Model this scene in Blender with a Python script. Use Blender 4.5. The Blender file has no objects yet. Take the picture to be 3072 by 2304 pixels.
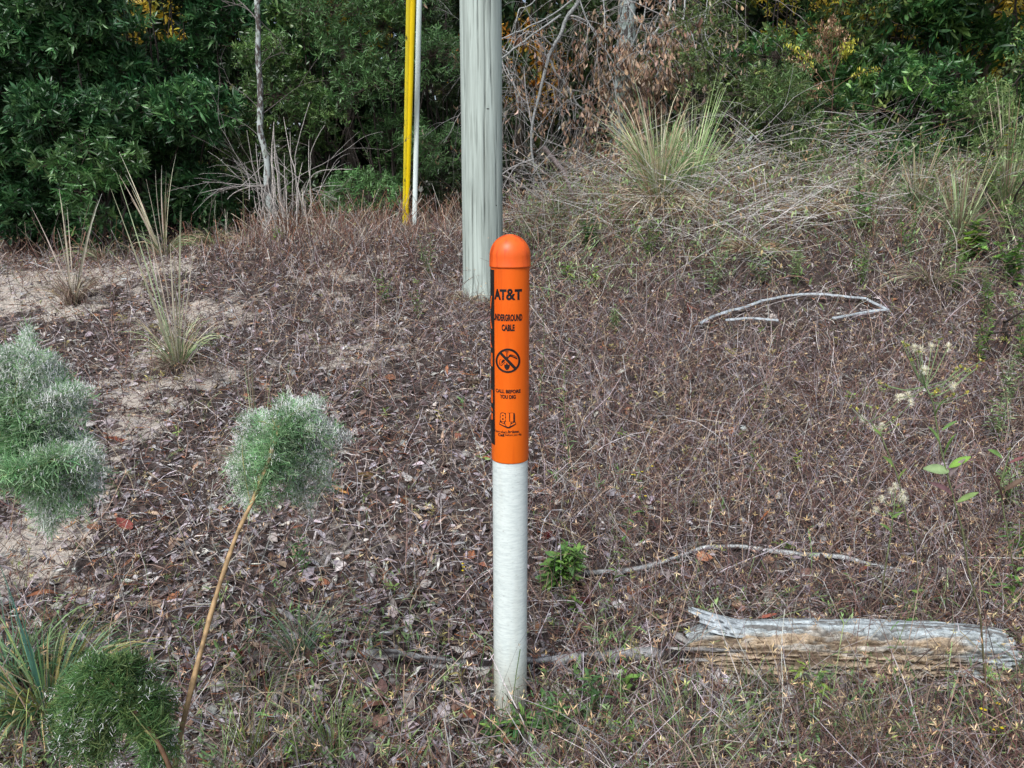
import bpy, bmesh, math, random
import numpy as np
from math import radians as rad, sin, cos, tan, pi, atan, asin
random.seed(7); rs = np.random.RandomState(11)
SC = bpy.context.scene; COL = SC.collection
CAMH = 1.36; PITCH = rad(13.0); FPX = 2307.0
# ------------------------------------------------------------------ terrain
def sstep(a, b, x):
    t = np.clip((np.asarray(x, float)-a)/(b-a), 0, 1); return t*t*(3-2*t)
_tab = rs.rand(64, 64)
def vnoise(x, y):
    x = np.asarray(x, float); y = np.asarray(y, float)
    xi = np.floor(x).astype(int); yi = np.floor(y).astype(int); fx = x-xi; fy = y-yi
    fx = fx*fx*(3-2*fx); fy = fy*fy*(3-2*fy)
    a = _tab[xi % 64, yi % 64]; b = _tab[(xi+1) % 64, yi % 64]; c = _tab[xi % 64, (yi+1) % 64]; d = _tab[(xi+1) % 64, (yi+1) % 64]
    return (a*(1-fx)+b*fx)*(1-fy)+(c*(1-fx)+d*fx)*fy
def fbm(x, y, o=4):
    s = 0; a = .5
    for i in range(o):
        s = s+a*vnoise(x*2**i+i*17.3, y*2**i+i*9.1); a *= .5
    return s
_ys = np.linspace(-60, 60, 2401)
_pz = np.interp(_ys, [-60, 0, 1.5, 1.9, 2.6, 3.5, 5.3, 6.4, 7.2, 8.5, 14, 60], [-.6, -.12, -.02, 0, .10, .27, .66, .86, .93, .97, 1.0, 1.0])
_k = np.hanning(13); _k /= _k.sum(); _pz = np.convolve(np.pad(_pz, 6, mode='edge'), _k, 'valid')
HOFF = 0.0
def H(x, y, fine=True):
    x = np.asarray(x, float); y = np.asarray(y, float)
    z = np.interp(y, _ys, _pz)
    z = z+.52*sstep(-.3, 2.3, x)*sstep(4.2, 7.0, y)
    z = z+.23*sstep(-3.9, -1.5, x)*sstep(5.0, 7.0, y)-.22*sstep(.6, 3.0, x)*sstep(5.5, 7.5, y)
    z = z-.06*sstep(-1.5, -4, x)*sstep(5.5, 7, y)
    if fine:
        z = z+.05*(fbm(x*.9+31, y*.9+12)-.47)+.022*(fbm(x*5+3, y*5+40, 3)-.45)
    return z-HOFF*np.exp(-(x*x+(y-1.85)**2)/.5)
HOFF = float(H(0, 1.87))-.004
def ray(px, py):
    u = (px*1.38879-1536)/FPX; v = (1152-py*1.38879)/FPX
    return np.array([u, cos(PITCH)+v*sin(PITCH), -sin(PITCH)+v*cos(PITCH)])
def P(px, py, dist):
    d = ray(px, py); return np.array([0, 0, CAMH])+d*(dist/d[1])
def G(px, py):
    d = ray(px, py); t = .6; o = np.array([0, 0, CAMH])
    while t < 30:
        p = o+d*t
        if p[2] <= float(H(p[0], p[1])): break
        t += .01
    if p[1] > 7.15: return AT(px, 7.0)
    return np.array([p[0], p[1], float(H(p[0], p[1]))])
def AT(px, dist):
    x = (px*1.38879-1536)/FPX*dist*1.0
    return np.array([x, dist, float(H(x, dist))])
# ------------------------------------------------------------------ mesh batch
def nz(v): return v/np.maximum(np.linalg.norm(v, axis=-1, keepdims=True), 1e-9)
def rdir(n, up=0.0):
    v = rs.normal(size=(n, 3)); v = nz(v); v[:, 2] += up; return nz(v)
def frame(d, roll=None):
    """local x = leaf axis (d); local z = normal"""
    d = nz(np.asarray(d, float)); n = len(d)
    ref = np.tile([0, 0, 1.0], (n, 1)); ref[np.abs(d[:, 2]) > .97] = [0, 1, 0]
    y = nz(np.cross(ref, d)); z = np.cross(d, y)
    if roll is not None:
        c = np.cos(roll)[:, None]; s = np.sin(roll)[:, None]
        y, z = y*c+z*s, z*c-y*s
    return np.stack([d, y, z], axis=2)
class B:
    def __init__(s): s.V = []; s.F = []; s.C = []; s.n = 0
    def add(s, v, f, c):
        v = np.asarray(v, float).reshape(-1, 3); s.V.append(v); c = np.asarray(c, float)
        if c.ndim == 1: c = np.tile(c, (len(v), 1))
        s.C.append(c); s.F.append(np.asarray(f, int)+s.n); s.n += len(v)
    def inst(s, tpl, pos, R, sc, col):
        tv, tf, tc = tpl; N = len(pos)
        if N == 0: return
        sc = np.asarray(sc, float)
        if sc.ndim == 0: sc = np.full(N, float(sc))
        if sc.ndim == 1: sc = np.repeat(sc[:, None], 3, 1)
        v = np.einsum('nij,nkj->nki', R, tv[None]*sc[:, None, :])+np.asarray(pos)[:, None, :]
        col = np.asarray(col, float)
        if col.ndim == 1: col = np.tile(col, (N, 1))
        c = col[:, None, :]*tc[None]
        k = len(tv); f = tf[None]+(np.arange(N)*k)[:, None, None]
        s.V.append(v.reshape(-1, 3)); s.C.append(c.reshape(-1, 3)); s.F.append(f.reshape(-1, tf.shape[1])+s.n); s.n += N*k
    def strands(s, Pt, r, col, sides=3, flat=False, col2=None):
        Pt = np.asarray(Pt, float)
        if Pt.ndim == 2: Pt = Pt[None]
        N, K, _ = Pt.shape
        if N == 0: return
        r = np.asarray(r, float)
        if r.ndim == 0: r = np.full((N, K), float(r))
        if r.ndim == 1: r = np.tile(r, (N, 1)) if len(r) == K else np.repeat(r[:, None], K, 1)
        T = np.gradient(Pt, axis=1); T = nz(T)
        ref = nz(rs.normal(size=(N, 1, 3))+np.array([0, 0, .01]))
        a = nz(np.cross(T, np.broadcast_to(ref, T.shape))); b = np.cross(T, a)
        col = np.asarray(col, float)
        if col.ndim == 1: col = np.tile(col, (N, 1))
        cc = np.repeat(col[:, None, :], K, 1)
        if col2 is not None:
            col2 = np.broadcast_to(np.asarray(col2, float), col.shape); t = np.linspace(0, 1, K)[None, :, None]
            cc = col[:, None, :]*(1-t)+col2[:, None, :]*t
        if flat:
            m = 2; V = np.stack([Pt-a*r[..., None], Pt+a*r[..., None]], axis=2)
        else:
            m = sides; an = np.arange(m)*2*pi/m
            V = Pt[:, :, None, :]+r[:, :, None, None]*(a[:, :, None, :]*np.cos(an)[None, None, :, None]+b[:, :, None, :]*np.sin(an)[None, None, :, None])
        C = np.repeat(cc[:, :, None, :], m, 2)
        base = (np.arange(N)*K*m)[:, None, None]+(np.arange(K-1)*m)[None, :, None]
        if flat: q = np.stack([base+0, base+1, base+m+1, base+m], axis=-1)
        else:
            j = np.arange(m)[None, None, :]; j2 = (j+1) % m
            q = np.stack([base+j, base+j2, base+m+j2, base+m+j], axis=-1)
        s.V.append(V.reshape(-1, 3)); s.C.append(C.reshape(-1, 3)); s.F.append(q.reshape(-1, 4)+s.n); s.n += N*K*m
    def build(s, name, m, parent=None, loc=None, smooth=False):
        V = np.concatenate(s.V); C = np.concatenate(s.C)
        org = np.array(parent['_org'] if parent is not None else (loc if loc is not None else (0, 0, 0)), float)
        V = V-org
        me = bpy.data.meshes.new(name)
        fl = np.concatenate([f.reshape(-1) for f in s.F]); cnt = np.concatenate([np.full(len(f), f.shape[1]) for f in s.F])
        me.vertices.add(len(V)); me.vertices.foreach_set('co', V.astype(np.float32).ravel())
        me.loops.add(len(fl)); me.loops.foreach_set('vertex_index', fl.astype(np.int32))
        me.polygons.add(len(cnt)); st = np.concatenate([[0], np.cumsum(cnt)[:-1]])
        me.polygons.foreach_set('loop_start', st.astype(np.int32)); me.polygons.foreach_set('loop_total', cnt.astype(np.int32))
        if smooth: me.polygons.foreach_set('use_smooth', np.ones(len(cnt), bool))
        at = me.color_attributes.new('Col', 'FLOAT_COLOR', 'POINT')
        at.data.foreach_set('color', np.concatenate([np.clip(C, 0, 1), np.ones((len(C), 1))], 1).astype(np.float32).ravel())
        me.update(calc_edges=True); me.materials.append(m)
        o = bpy.data.objects.new(name, me); COL.objects.link(o)
        if parent is not None: o.parent = parent
        else: o.location = org
        return o
def thing(name, label, cat, loc, group=None):
    o = bpy.data.objects.new(name, None); COL.objects.link(o); o.location = loc; o.empty_display_size = .05
    o['_org'] = [float(a) for a in loc]; return tag(o, label, cat, group)
def tag(o, label=None, cat=None, group=None, kind=None):
    if label: o['label'] = label
    if cat: o['category'] = cat
    if group: o['group'] = group
    if kind: o['kind'] = kind
    return o
# ------------------------------------------------------------------ materials
def mat(name):
    m = bpy.data.materials.new(name); m.use_nodes = True; nt = m.node_tree; nt.nodes.clear()
    return m, nt, nt.nodes, nt.links
def N_(ns, t, **k):
    n = ns.new(t)
    for a, b in k.items(): setattr(n, a, b)
    return n
def attr_mat(name, rough=.6, spec=.4, transl=0.0, nscale=40, namp=.35, bump=0.0, bscale=200):
    m, nt, ns, L = mat(name)
    out = ns.new('ShaderNodeOutputMaterial'); p = ns.new('ShaderNodeBsdfPrincipled')
    at = N_(ns, 'ShaderNodeAttribute', attribute_name='Col'); no = ns.new('ShaderNodeTexNoise'); no.inputs['Scale'].default_value = nscale; no.inputs['Detail'].default_value = 3
    geo = ns.new('ShaderNodeNewGeometry'); L.new(geo.outputs['Position'], no.inputs['Vector'])
    mr = ns.new('ShaderNodeMapRange'); mr.inputs['From Min'].default_value = .3; mr.inputs['From Max'].default_value = .7
    mr.inputs['To Min'].default_value = 1-namp; mr.inputs['To Max'].default_value = 1+namp; L.new(no.outputs['Fac'], mr.inputs['Value'])
    vm = N_(ns, 'ShaderNodeVectorMath', operation='SCALE'); L.new(at.outputs['Color'], vm.inputs[0]); L.new(mr.outputs[0], vm.inputs['Scale'])
    L.new(vm.outputs[0], p.inputs['Base Color']); p.inputs['Roughness'].default_value = rough; p.inputs['Specular IOR Level'].default_value = spec
    if bump:
        b = ns.new('ShaderNodeBump'); b.inputs['Strength'].default_value = bump; b.inputs['Distance'].default_value = .01
        n2 = ns.new('ShaderNodeTexNoise'); n2.inputs['Scale'].default_value = bscale; n2.inputs['Detail'].default_value = 5; L.new(geo.outputs['Position'], n2.inputs['Vector'])
        L.new(n2.outputs['Fac'], b.inputs['Height']); L.new(b.outputs[0], p.inputs['Normal'])
    if transl:
        t = ns.new('ShaderNodeBsdfTranslucent'); mx = ns.new('ShaderNodeMixShader'); mx.inputs[0].default_value = transl
        L.new(vm.outputs[0], t.inputs[0]); L.new(p.outputs[0], mx.inputs[1]); L.new(t.outputs[0], mx.inputs[2]); L.new(mx.outputs[0], out.inputs[0])
    else: L.new(p.outputs[0], out.inputs[0])
    return m
M_LEAF = attr_mat('glossy_leaf', .38, .6, .2, 30, .3)
M_SOFT = attr_mat('soft_leaf', .6, .35, .3, 30, .3)
M_GRASS = attr_mat('grass_blade', .5, .4, .2, 20, .25)
M_DRY = attr_mat('dry_plant', .75, .25, .1, 60, .35)
M_LIT = attr_mat('leaf_litter', .65, .35, .05, 70, .4)
M_WOOD = attr_mat('twig_bark', .85, .2, 0, 90, .45, .5, 250)
M_FLOW = attr_mat('flower', .7, .2, .2, 200, .15)
# ------------------------------------------------------------------ templates
def leaf(L=1, W=.25, fold=.06, curl=-.15, seg=4, shape='lance'):
    t = np.linspace(0, 1, seg+1)
    if shape == 'lance': w = np.sin(pi*np.clip(t*.94+.03, 0, 1))**.8
    elif shape == 'obo': w = np.interp(t, [0, .35, .7, .9, 1], [.08, .55, 1, .75, .12])
    elif shape == 'oak': w = np.interp(t, [0, .2, .4, .5, .7, .85, 1], [.1, .7, .45, .95, .6, .9, .1])
    else: w = np.interp(t, [0, .2, .5, .8, 1], [.3, .9, 1, .6, .05])
    x = t*L; z = curl*L*t*t
    mid = np.stack([x, 0*x, z], 1); le = np.stack([x, w*W*L/2, z+fold*L*w], 1); ri = np.stack([x, -w*W*L/2, z+fold*L*w], 1)
    V = np.concatenate([mid, le, ri]); n = seg+1; F = []
    for i in range(seg): F += [[i, i+1, n+i+1, n+i], [i, 2*n+i, 2*n+i+1, i+1]]
    c = np.ones((len(V), 3)); c[:n] *= 1.25
    return V, np.array(F), c
def merge(parts):
    V = []; F = []; C = []; n = 0
    for (v, f, c) in parts: V.append(v); F.append(f+n); C.append(c); n += len(v)
    return np.concatenate(V), np.concatenate(F), np.concatenate(C)
def xf(tp, R, p, s=1.0, tint=1.0):
    v, f, c = tp; return (v*s)@R.T+np.asarray(p), f, c*tint
def whorl(nl, L, W, spread=55, shape='lance', stem=.5, seg=3, curl=-.18):
    """whorl of leaves about +x"""
    ps = []
    for i in range(nl):
        a = i*2.4+random.uniform(-.3, .3); sp = rad(spread+random.uniform(-22, 22)); 
        d = np.array([cos(sp), sin(sp)*cos(a), sin(sp)*sin(a)])
        R = frame(d[None], np.array([random.uniform(-.7, .7)]))[0]
        tl = leaf(1, W*random.uniform(.8, 1.2), .05, curl*random.uniform(.3, 1.8), seg, shape)
        ps.append(xf(tl, R, (stem*L*(i/nl-.6), 0, 0), L*random.uniform(.65, 1.15), random.uniform(.7, 1.3)))
    return merge(ps)
# ------------------------------------------------------------------ ground
SANDP = [(60, 620, .55, 1.2), (150, 600, .6, 1.1), (280, 800, .28, .9), (310, 690, .3, .7), (170, 1150, .22, 1.1), (40, 1220, .2, 1.1), (250, 1390, .12, 1.0), (290, 920, .18, .9), (430, 690, .3, .6), (330, 575, .35, .7), (0, 690, .3, 1.1), (900, 1110, .1, .3), (700, 560, .3, .45), (860, 660, .3, .4)]
SAND = [(G(a, b)[0], G(a, b)[1], r, w) for a, b, r, w in SANDP]
def sandmask(x, y):
    m = 0
    for sx, sy, r, w in SAND:
        m = m+.85*w*np.exp(-((x-sx)**2+((y-sy)*1.0)**2)/(r*r))
    n = fbm(x*3.3+5, y*3.3+7)
    left = sstep(.4, -1.6, x)
    n2 = fbm(x*9+2, y*9+5); m = m*np.clip(.05+1.25*n+1.6*(n2-.46), 0, 1.3)+.5*left*sstep(.46, .60, n)*sstep(.38, .55, n2)+.12*sstep(.55, .65, n)
    return np.clip(m, 0, 1)
def warp(a, lo, hi, n, pw, c):
    t = np.linspace(-1, 1, n); return c+np.where(t < 0, -(np.abs(t)**pw)*(c-lo), (t**pw)*(hi-c))
gx = np.concatenate([-np.geomspace(400, 7.2, 26), np.linspace(-7, 7, 330), np.geomspace(7.2, 400, 26)])
gy = np.concatenate([-np.geomspace(60, .3, 12), np.linspace(.1, 1.2, 12), np.linspace(1.25, 9, 250), np.geomspace(9.3, 600, 34)])
X, Y = np.meshgrid(gx, gy); Z = H(X, Y)
nx, ny = len(gx), len(gy); idx = np.arange(nx*ny).reshape(ny, nx)
F = np.stack([idx[:-1, :-1], idx[:-1, 1:], idx[1:, 1:], idx[1:, :-1]], -1).reshape(-1, 4)
sm = sandmask(X, Y).ravel()
m, nt, ns, L = mat('ground_soil')
out = ns.new('ShaderNodeOutputMaterial'); p = ns.new('ShaderNodeBsdfPrincipled'); at = N_(ns, 'ShaderNodeAttribute', attribute_name='Col')
geo = ns.new('ShaderNodeNewGeometry')
n1 = ns.new('ShaderNodeTexNoise'); n1.inputs['Scale'].default_value = 28; n1.inputs['Detail'].default_value = 8; n1.inputs['Roughness'].default_value = .7
n2 = ns.new('ShaderNodeTexNoise'); n2.inputs['Scale'].default_value = 260; n2.inputs['Detail'].default_value = 4
for n in (n1, n2): L.new(geo.outputs['Position'], n.inputs['Vector'])
r1 = ns.new('ShaderNodeValToRGB'); r1.color_ramp.elements[0].position = .35; r1.color_ramp.elements[0].color = (.020, .016, .015, 1); r1.color_ramp.elements[1].position = .7; r1.color_ramp.elements[1].color = (.14, .112, .102, 1)
L.new(n1.outputs['Fac'], r1.inputs[0])
r2 = ns.new('ShaderNodeValToRGB'); r2.color_ramp.elements[0].position = .3; r2.color_ramp.elements[0].color = (.30, .265, .22, 1); r2.color_ramp.elements[1].position = .68; r2.color_ramp.elements[1].color = (.68, .62, .54, 1)
L.new(n2.outputs['Fac'], r2.inputs[0])
ad = N_(ns, 'ShaderNodeMath', operation='ADD'); sep = ns.new('ShaderNodeSeparateColor'); L.new(at.outputs['Color'], sep.inputs[0]); L.new(sep.outputs[0], ad.inputs[0])
n3 = ns.new('ShaderNodeMapRange'); n3.inputs['From Min'].default_value = .3; n3.inputs['From Max'].default_value = .7; n3.inputs['To Min'].default_value = -.35; n3.inputs['To Max'].default_value = .35; L.new(n1.outputs['Fac'], n3.inputs[0]); L.new(n3.outputs[0], ad.inputs[1])
rs_ = ns.new('ShaderNodeMapRange'); rs_.inputs['From Min'].default_value = .25; rs_.inputs['From Max'].default_value = .6; L.new(ad.outputs[0], rs_.inputs[0])
mx = N_(ns, 'ShaderNodeMix', data_type='RGBA'); L.new(rs_.outputs[0], mx.inputs[0]); L.new(r1.outputs[0], mx.inputs[6]); L.new(r2.outputs[0], mx.inputs[7])
L.new(mx.outputs[2], p.inputs['Base Color']); p.inputs['Roughness'].default_value = .95; p.inputs['Specular IOR Level'].default_value = .1
bp = ns.new('ShaderNodeBump'); bp.inputs['Strength'].default_value = .7; bp.inputs['Distance'].default_value = .012; L.new(n1.outputs['Fac'], bp.inputs['Height']); L.new(bp.outputs[0], p.inputs['Normal']); L.new(p.outputs[0], out.inputs[0])
b = B(); b.add(np.stack([X.ravel(), Y.ravel(), Z.ravel()], 1), F, np.stack([sm, sm, sm], 1))
tag(b.build('ground', m, smooth=True), kind='structure')
# sample points in the visible wedge of the ground
def pts(n, y0=1.45, y1=8.6, pw=1.35, wedge=.80):
    y = y0+(y1-y0)*rs.rand(n)**pw
    x = (rs.rand(n)*2-1)*(y*wedge+.25)
    return x, y
def pick(cols, n, w=None, jit=.25):
    c = np.array(cols, float); i = rs.choice(len(c), n, p=(np.array(w)/sum(w) if w else None))
    return c[i]*(1+jit*(rs.rand(n, 1)*2-1))*(1+.08*(rs.rand(n, 3)*2-1))
# ------------------------------------------------------------------ litter
GREY = [(.34, .31, .315), (.24, .215, .215), (.50, .47, .46), (.15, .125, .125), (.20, .125, .095), (.30, .13, .07), (.085, .06, .055), (.38, .27, .19)]
b = B()
tl = [leaf(1, w, f, c, 3, s) for w, f, c, s in ((.28, .10, -.25, 'lance'), (.34, .05, .25, 'obo'), (.42, .12, -.4, 'obo'), (.5, .05, -.2, 'oak'), (.22, .1, .3, 'lance'), (.75, .1, -.3, 'round'))]
x, y = pts(50000, pw=1.25)
sx = sandmask(x, y); leftness = sstep(1.2, -1.0, x)
keep = rs.rand(len(x)) < (1-.62*sx)*(.40+.60*leftness)
x, y = x[keep], y[keep]; n = len(x)
ty = rs.randint(0, len(tl), n)
d = rdir(n); d[:, 2] = d[:, 2]*.35+.05; roll = rs.normal(size=n)*.55
z = H(x, y)+.004+.022*rs.rand(n)**2
sc = (.022+.040*rs.rand(n)**1.3); c = np.where((rs.rand(n) < .55+.45*leftness[keep])[:, None], pick(GREY, n, [7, 4, 6.5, 3, 2, .9, 2.5, 1.3], .3), pick(GREY, n, [4, 4, 2, 4, 5, 1.5, 3, 2], .3))
for k in range(len(tl)):
    q = ty == k; b.inst(tl[k], np.stack([x, y, z], 1)[q], frame(d[q], roll[q]), sc[q], c[q])
# crumbs
x, y = pts(26000, pw=1.1); n = len(x); d = rdir(n); d[:, 2] *= .3
b.inst(leaf(1, .5, .08, -.1, 1), np.stack([x, y, H(x, y)+.004+.01*rs.rand(n)], 1), frame(d, rs.normal(size=n)*.6), .008+.014*rs.rand(n), pick(GREY, n, [4, 4, 3, 4, 3, 1, 5, 2]))
tag(b.build('leaf_litter', M_LIT), 'grey and brown dead leaves carpeting the bank', 'leaf litter', kind='stuff')
# pine needles and fine debris
b = B(); x, y = pts(30000, pw=1.2); n = len(x)
a = rs.rand(n)*2*pi; ln = .03+.06*rs.rand(n); K = 4; t = np.linspace(-.5, .5, K)
cv = rs.normal(size=n)*.25
px_ = x[:, None]+np.cos(a)[:, None]*t*ln[:, None]-np.sin(a)[:, None]*(t**2)*(ln*cv*4)[:, None]
py_ = y[:, None]+np.sin(a)[:, None]*t*ln[:, None]+np.cos(a)[:, None]*(t**2)*(ln*cv*4)[:, None]
pz_ = H(px_, py_)+.008+.028*rs.rand(n)[:, None]+t*(rs.normal(size=n)*.012)[:, None]
b.strands(np.stack([px_, py_, pz_], -1), (.0007+.0006*rs.rand(n))*(1+.12*y), pick([(.34, .14, .06), (.14, .085, .06), (.40, .35, .32), (.64, .60, .57), (.07, .05, .045)], n, [1.6, 3, 4, 4.5, 3]), flat=True)
tag(b.build('pine_needles', M_DRY), 'thin brown and grey pine needles scattered over the litter', 'pine needles', kind='stuff')
# ------------------------------------------------------------------ dry wiry weeds
_ex = []
for pl_, r_, dy_ in (([(1480, 1450), (1700, 1465), (1900, 1470), (2160, 1480)], .12, -.02), ([(1480, 1405), (1700, 1410), (2160, 1430)], .11, 0), ([(1168, 1262), (1330, 1245), (1460, 1214), (1520, 1196), (1700, 1202), (1830, 1221), (1960, 1243)], .07, -.05), ([(770, 1428), (980, 1442), (1160, 1448), (1350, 1428), (1530, 1414)], .05, -.04), ([(1512, 716), (1600, 682), (1700, 657), (1868, 658), (1918, 688), (1797, 704)], .10, -.08), ([(1566, 709), (1680, 710)], .08, -.06), ([(1085, 1560), (1110, 1580), (1135, 1560), (1100, 1620)], .055, 0)):
    q_ = np.array([G(*k_) for k_ in pl_]); t_ = np.linspace(0, len(q_)-1, 24)
    for v_ in t_: _ex.append((float(np.interp(v_, range(len(q_)), q_[:, 0])), float(np.interp(v_, range(len(q_)), q_[:, 1]))+dy_, r_))
def clearing(x, y):
    m = np.ones_like(np.asarray(x, float))
    for ex, ey, r in _ex: m = np.minimum(m, np.clip(((x-ex)**2+(y-ey)**2)/(r*r)*1.2-.25, .10, 1))
    return m
def brownmask(x, y):
    m = sstep(-.35, .9, x)*1.0+.75*np.exp(-((x+.9)**2+(y-5.6)**2)/1.6)+.25
    return np.clip(m*(.45+1.1*fbm(x*1.3+9, y*1.3+2)), .06, 1)*clearing(x, y)
def wiry(b, n, y0, y1, pw, hmin, hmax, cols, w, rr=.0008, wedge=.8):
    x, y = pts(n, y0, y1, pw, wedge); k = rs.rand(n) < brownmask(x, y); x, y = x[k], y[k]; n = len(x)
    h = (hmin+(hmax-hmin)*rs.rand(n)**1.6); K = 5; t = np.linspace(0, 1, K)[None, :, None]
    d = rdir(n, 1.15); c2 = rdir(n, -.25)*.7; w2 = rdir(n)*.35
    base = np.stack([x, y, H(x, y)-.005+.03*rs.rand(n)], 1)
    Pt = base[:, None]+h[:, None, None]*(d[:, None]*t+c2[:, None]*t**2+w2[:, None]*np.sin(t*5+1)*.35*t)
    Pt[..., 2] = np.maximum(Pt[..., 2], H(Pt[..., 0], Pt[..., 1])+.004)
    sc = pick(cols, n, w, .35)
    b.strands(Pt, (rr*(.7+.8*rs.rand(n))*(1+.13*y))[:, None]*np.linspace(1.15, .6, K)[None], sc, flat=True)
    return Pt, sc
WC = [(.145, .080, .068), (.225, .138, .115), (.40, .30, .23), (.30, .265, .27), (.070, .050, .049), (.60, .56, .55)]
b = B(); wiry(b, 90000, 1.45, 8.4, 1.15, .06, .20, WC, [4.5, 4.5, 3.5, 5, 3, 4])
tag(b.build('dry_weed_tangle', M_DRY), 'low tangle of wiry reddish brown dry weeds covering the bank', 'dry weeds', kind='stuff')
b = B(); Pt, sc = wiry(b, 27000, 1.5, 8.2, 1.25, .12, .30, WC, [3, 5, 4, 3, 2, 1])
# pale star shaped dry tips
n = len(Pt); star = merge([xf(leaf(1, .2, .03, .1, 2), frame(np.array([[cos(a_)*.7, sin(a_)*.7, .6]]))[0], (0, 0, 0)) for a_ in (0, 1.5, 2.9, 4.4)])
tips = Pt[:, -1]; k = rs.rand(n) < .55
b.inst(star, tips[k], frame(rdir(k.sum(), .8)), .008+.011*rs.rand(k.sum()), pick([(.68, .52, .32), (.52, .36, .20), (.42, .42, .16)], k.sum(), [4, 3, 1]))
tips2 = Pt[:, 3]; k = rs.rand(n) < .35
b.inst(star, tips2[k], frame(rdir(k.sum(), .3)), .007+.008*rs.rand(k.sum()), pick([(.40, .28, .17), (.2, .12, .08)], k.sum()))
tag(b.build('dry_seed_weeds', M_DRY), 'taller dry weeds with pale tan star shaped tips among the tangle', 'dry weeds', kind='stuff')
b = B(); x, y = pts(15000, 5.4, 7.6, .8); k = rs.rand(len(x)) < sstep(5.6, 6.8, y+1.6*(fbm(x*2, y*2)-.47))*np.where(x < -2.3, .18, 1); x, y = x[k], y[k]; n = len(x); h = .08+.30*rs.rand(n)**1.7; t = np.linspace(0, 1, 5)[None, :, None]; d = rdir(n, 1.6)
Pt = np.stack([x, y, H(x, y)], 1)[:, None]+h[:, None, None]*(d[:, None]*t+rdir(n)[:, None]*.3*t*t); cf = pick([(.24, .11, .075), (.36, .22, .15), (.46, .38, .30), (.55, .50, .45), (.14, .07, .05)], n, [4, 4, 3, 3, 3]); b.strands(Pt, .0017*(.6+.7*rs.rand(n)), cf*.75, flat=True, col2=cf*1.2)
tag(b.build('crest_weed_fringe', M_DRY), 'upright fringe of fine reddish and straw coloured dead weeds along the crest', 'dry weeds', kind='stuff')
b = B(); x, y = pts(8200, 1.4, 2.5, 1.0); k = rs.rand(len(x)) < np.clip((fbm(x*2.2+8, y*2.2+1)-.36)*4, 0, 1)*sstep(2.5, 1.9, y)*np.where(x > .04, 1, .5)*clearing(x, y); x, y = x[k], y[k]; n = len(x); h = .05+.15*rs.rand(n)**1.4; t = np.linspace(0, 1, 6)[None, :, None]; d = rdir(n, 1.4)
Pt = np.stack([x, y, H(x, y)], 1)[:, None]+h[:, None, None]*(d[:, None]*t+rdir(n, -.3)[:, None]*.5*t*t); cf = pick([(.20, .32, .12), (.30, .40, .18), (.12, .20, .08), (.36, .32, .20), (.20, .12, .08)], n, [5, 2.5, 6, 1.2, 2.5]); b.strands(Pt, .0010*(.6+.7*rs.rand(n))*np.ones(n), cf*.7, flat=True, col2=cf*1.2)
lf = leaf(1, .24, .05, -.2, 3); gk = (cf[:, 1] > cf[:, 0]) & (rs.rand(n) < .30)
for kk in (2, 3, 4, 5):
    for _ in range(2): b.inst(lf, Pt[gk, kk], frame(rdir(gk.sum(), .3)), .014+.016*rs.rand(gk.sum()), cf[gk]*1.1)
tag(b.build('foreground_grass', M_GRASS), 'thin green and brown grass and shoots along the bottom of the bank', 'grass', kind='stuff')
# sparse green ground cover (fine shoots)
b = B(); x, y = pts(2600, 1.45, 8, 1.2); g = fbm(x*1.1+40, y*1.1+3); k = rs.rand(len(x)) < np.clip((g-.40)*4, .05, 1)*(sstep(-.5, .5, x)*.6+.4); x, y = x[k], y[k]; n = len(x)
t = np.linspace(0, 1, 5)[None, :, None]; h = .04+.14*rs.rand(n); d = rdir(n, 1.3)
Pt = np.stack([x, y, H(x, y)], 1)[:, None]+h[:, None, None]*(d[:, None]*t+rdir(n, -.3)[:, None]*.4*t*t)
gc = pick([(.14, .19, .07), (.22, .26, .12), (.30, .32, .14), (.10, .15, .06)], n)
b.strands(Pt, .0011*(1+.1*y), gc, flat=True)
lf = leaf(1, .22, .04, -.2, 2)
for kk in (1, 2, 3, 4):
    for _ in range(2): b.inst(lf, Pt[:, kk], frame(rdir(n, .5)), .012+.014*rs.rand(n), gc*1.25)
tag(b.build('fine_green_shoots', M_SOFT), 'sparse thin green shoots coming up through the dry litter', 'ground cover', kind='stuff')
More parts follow.
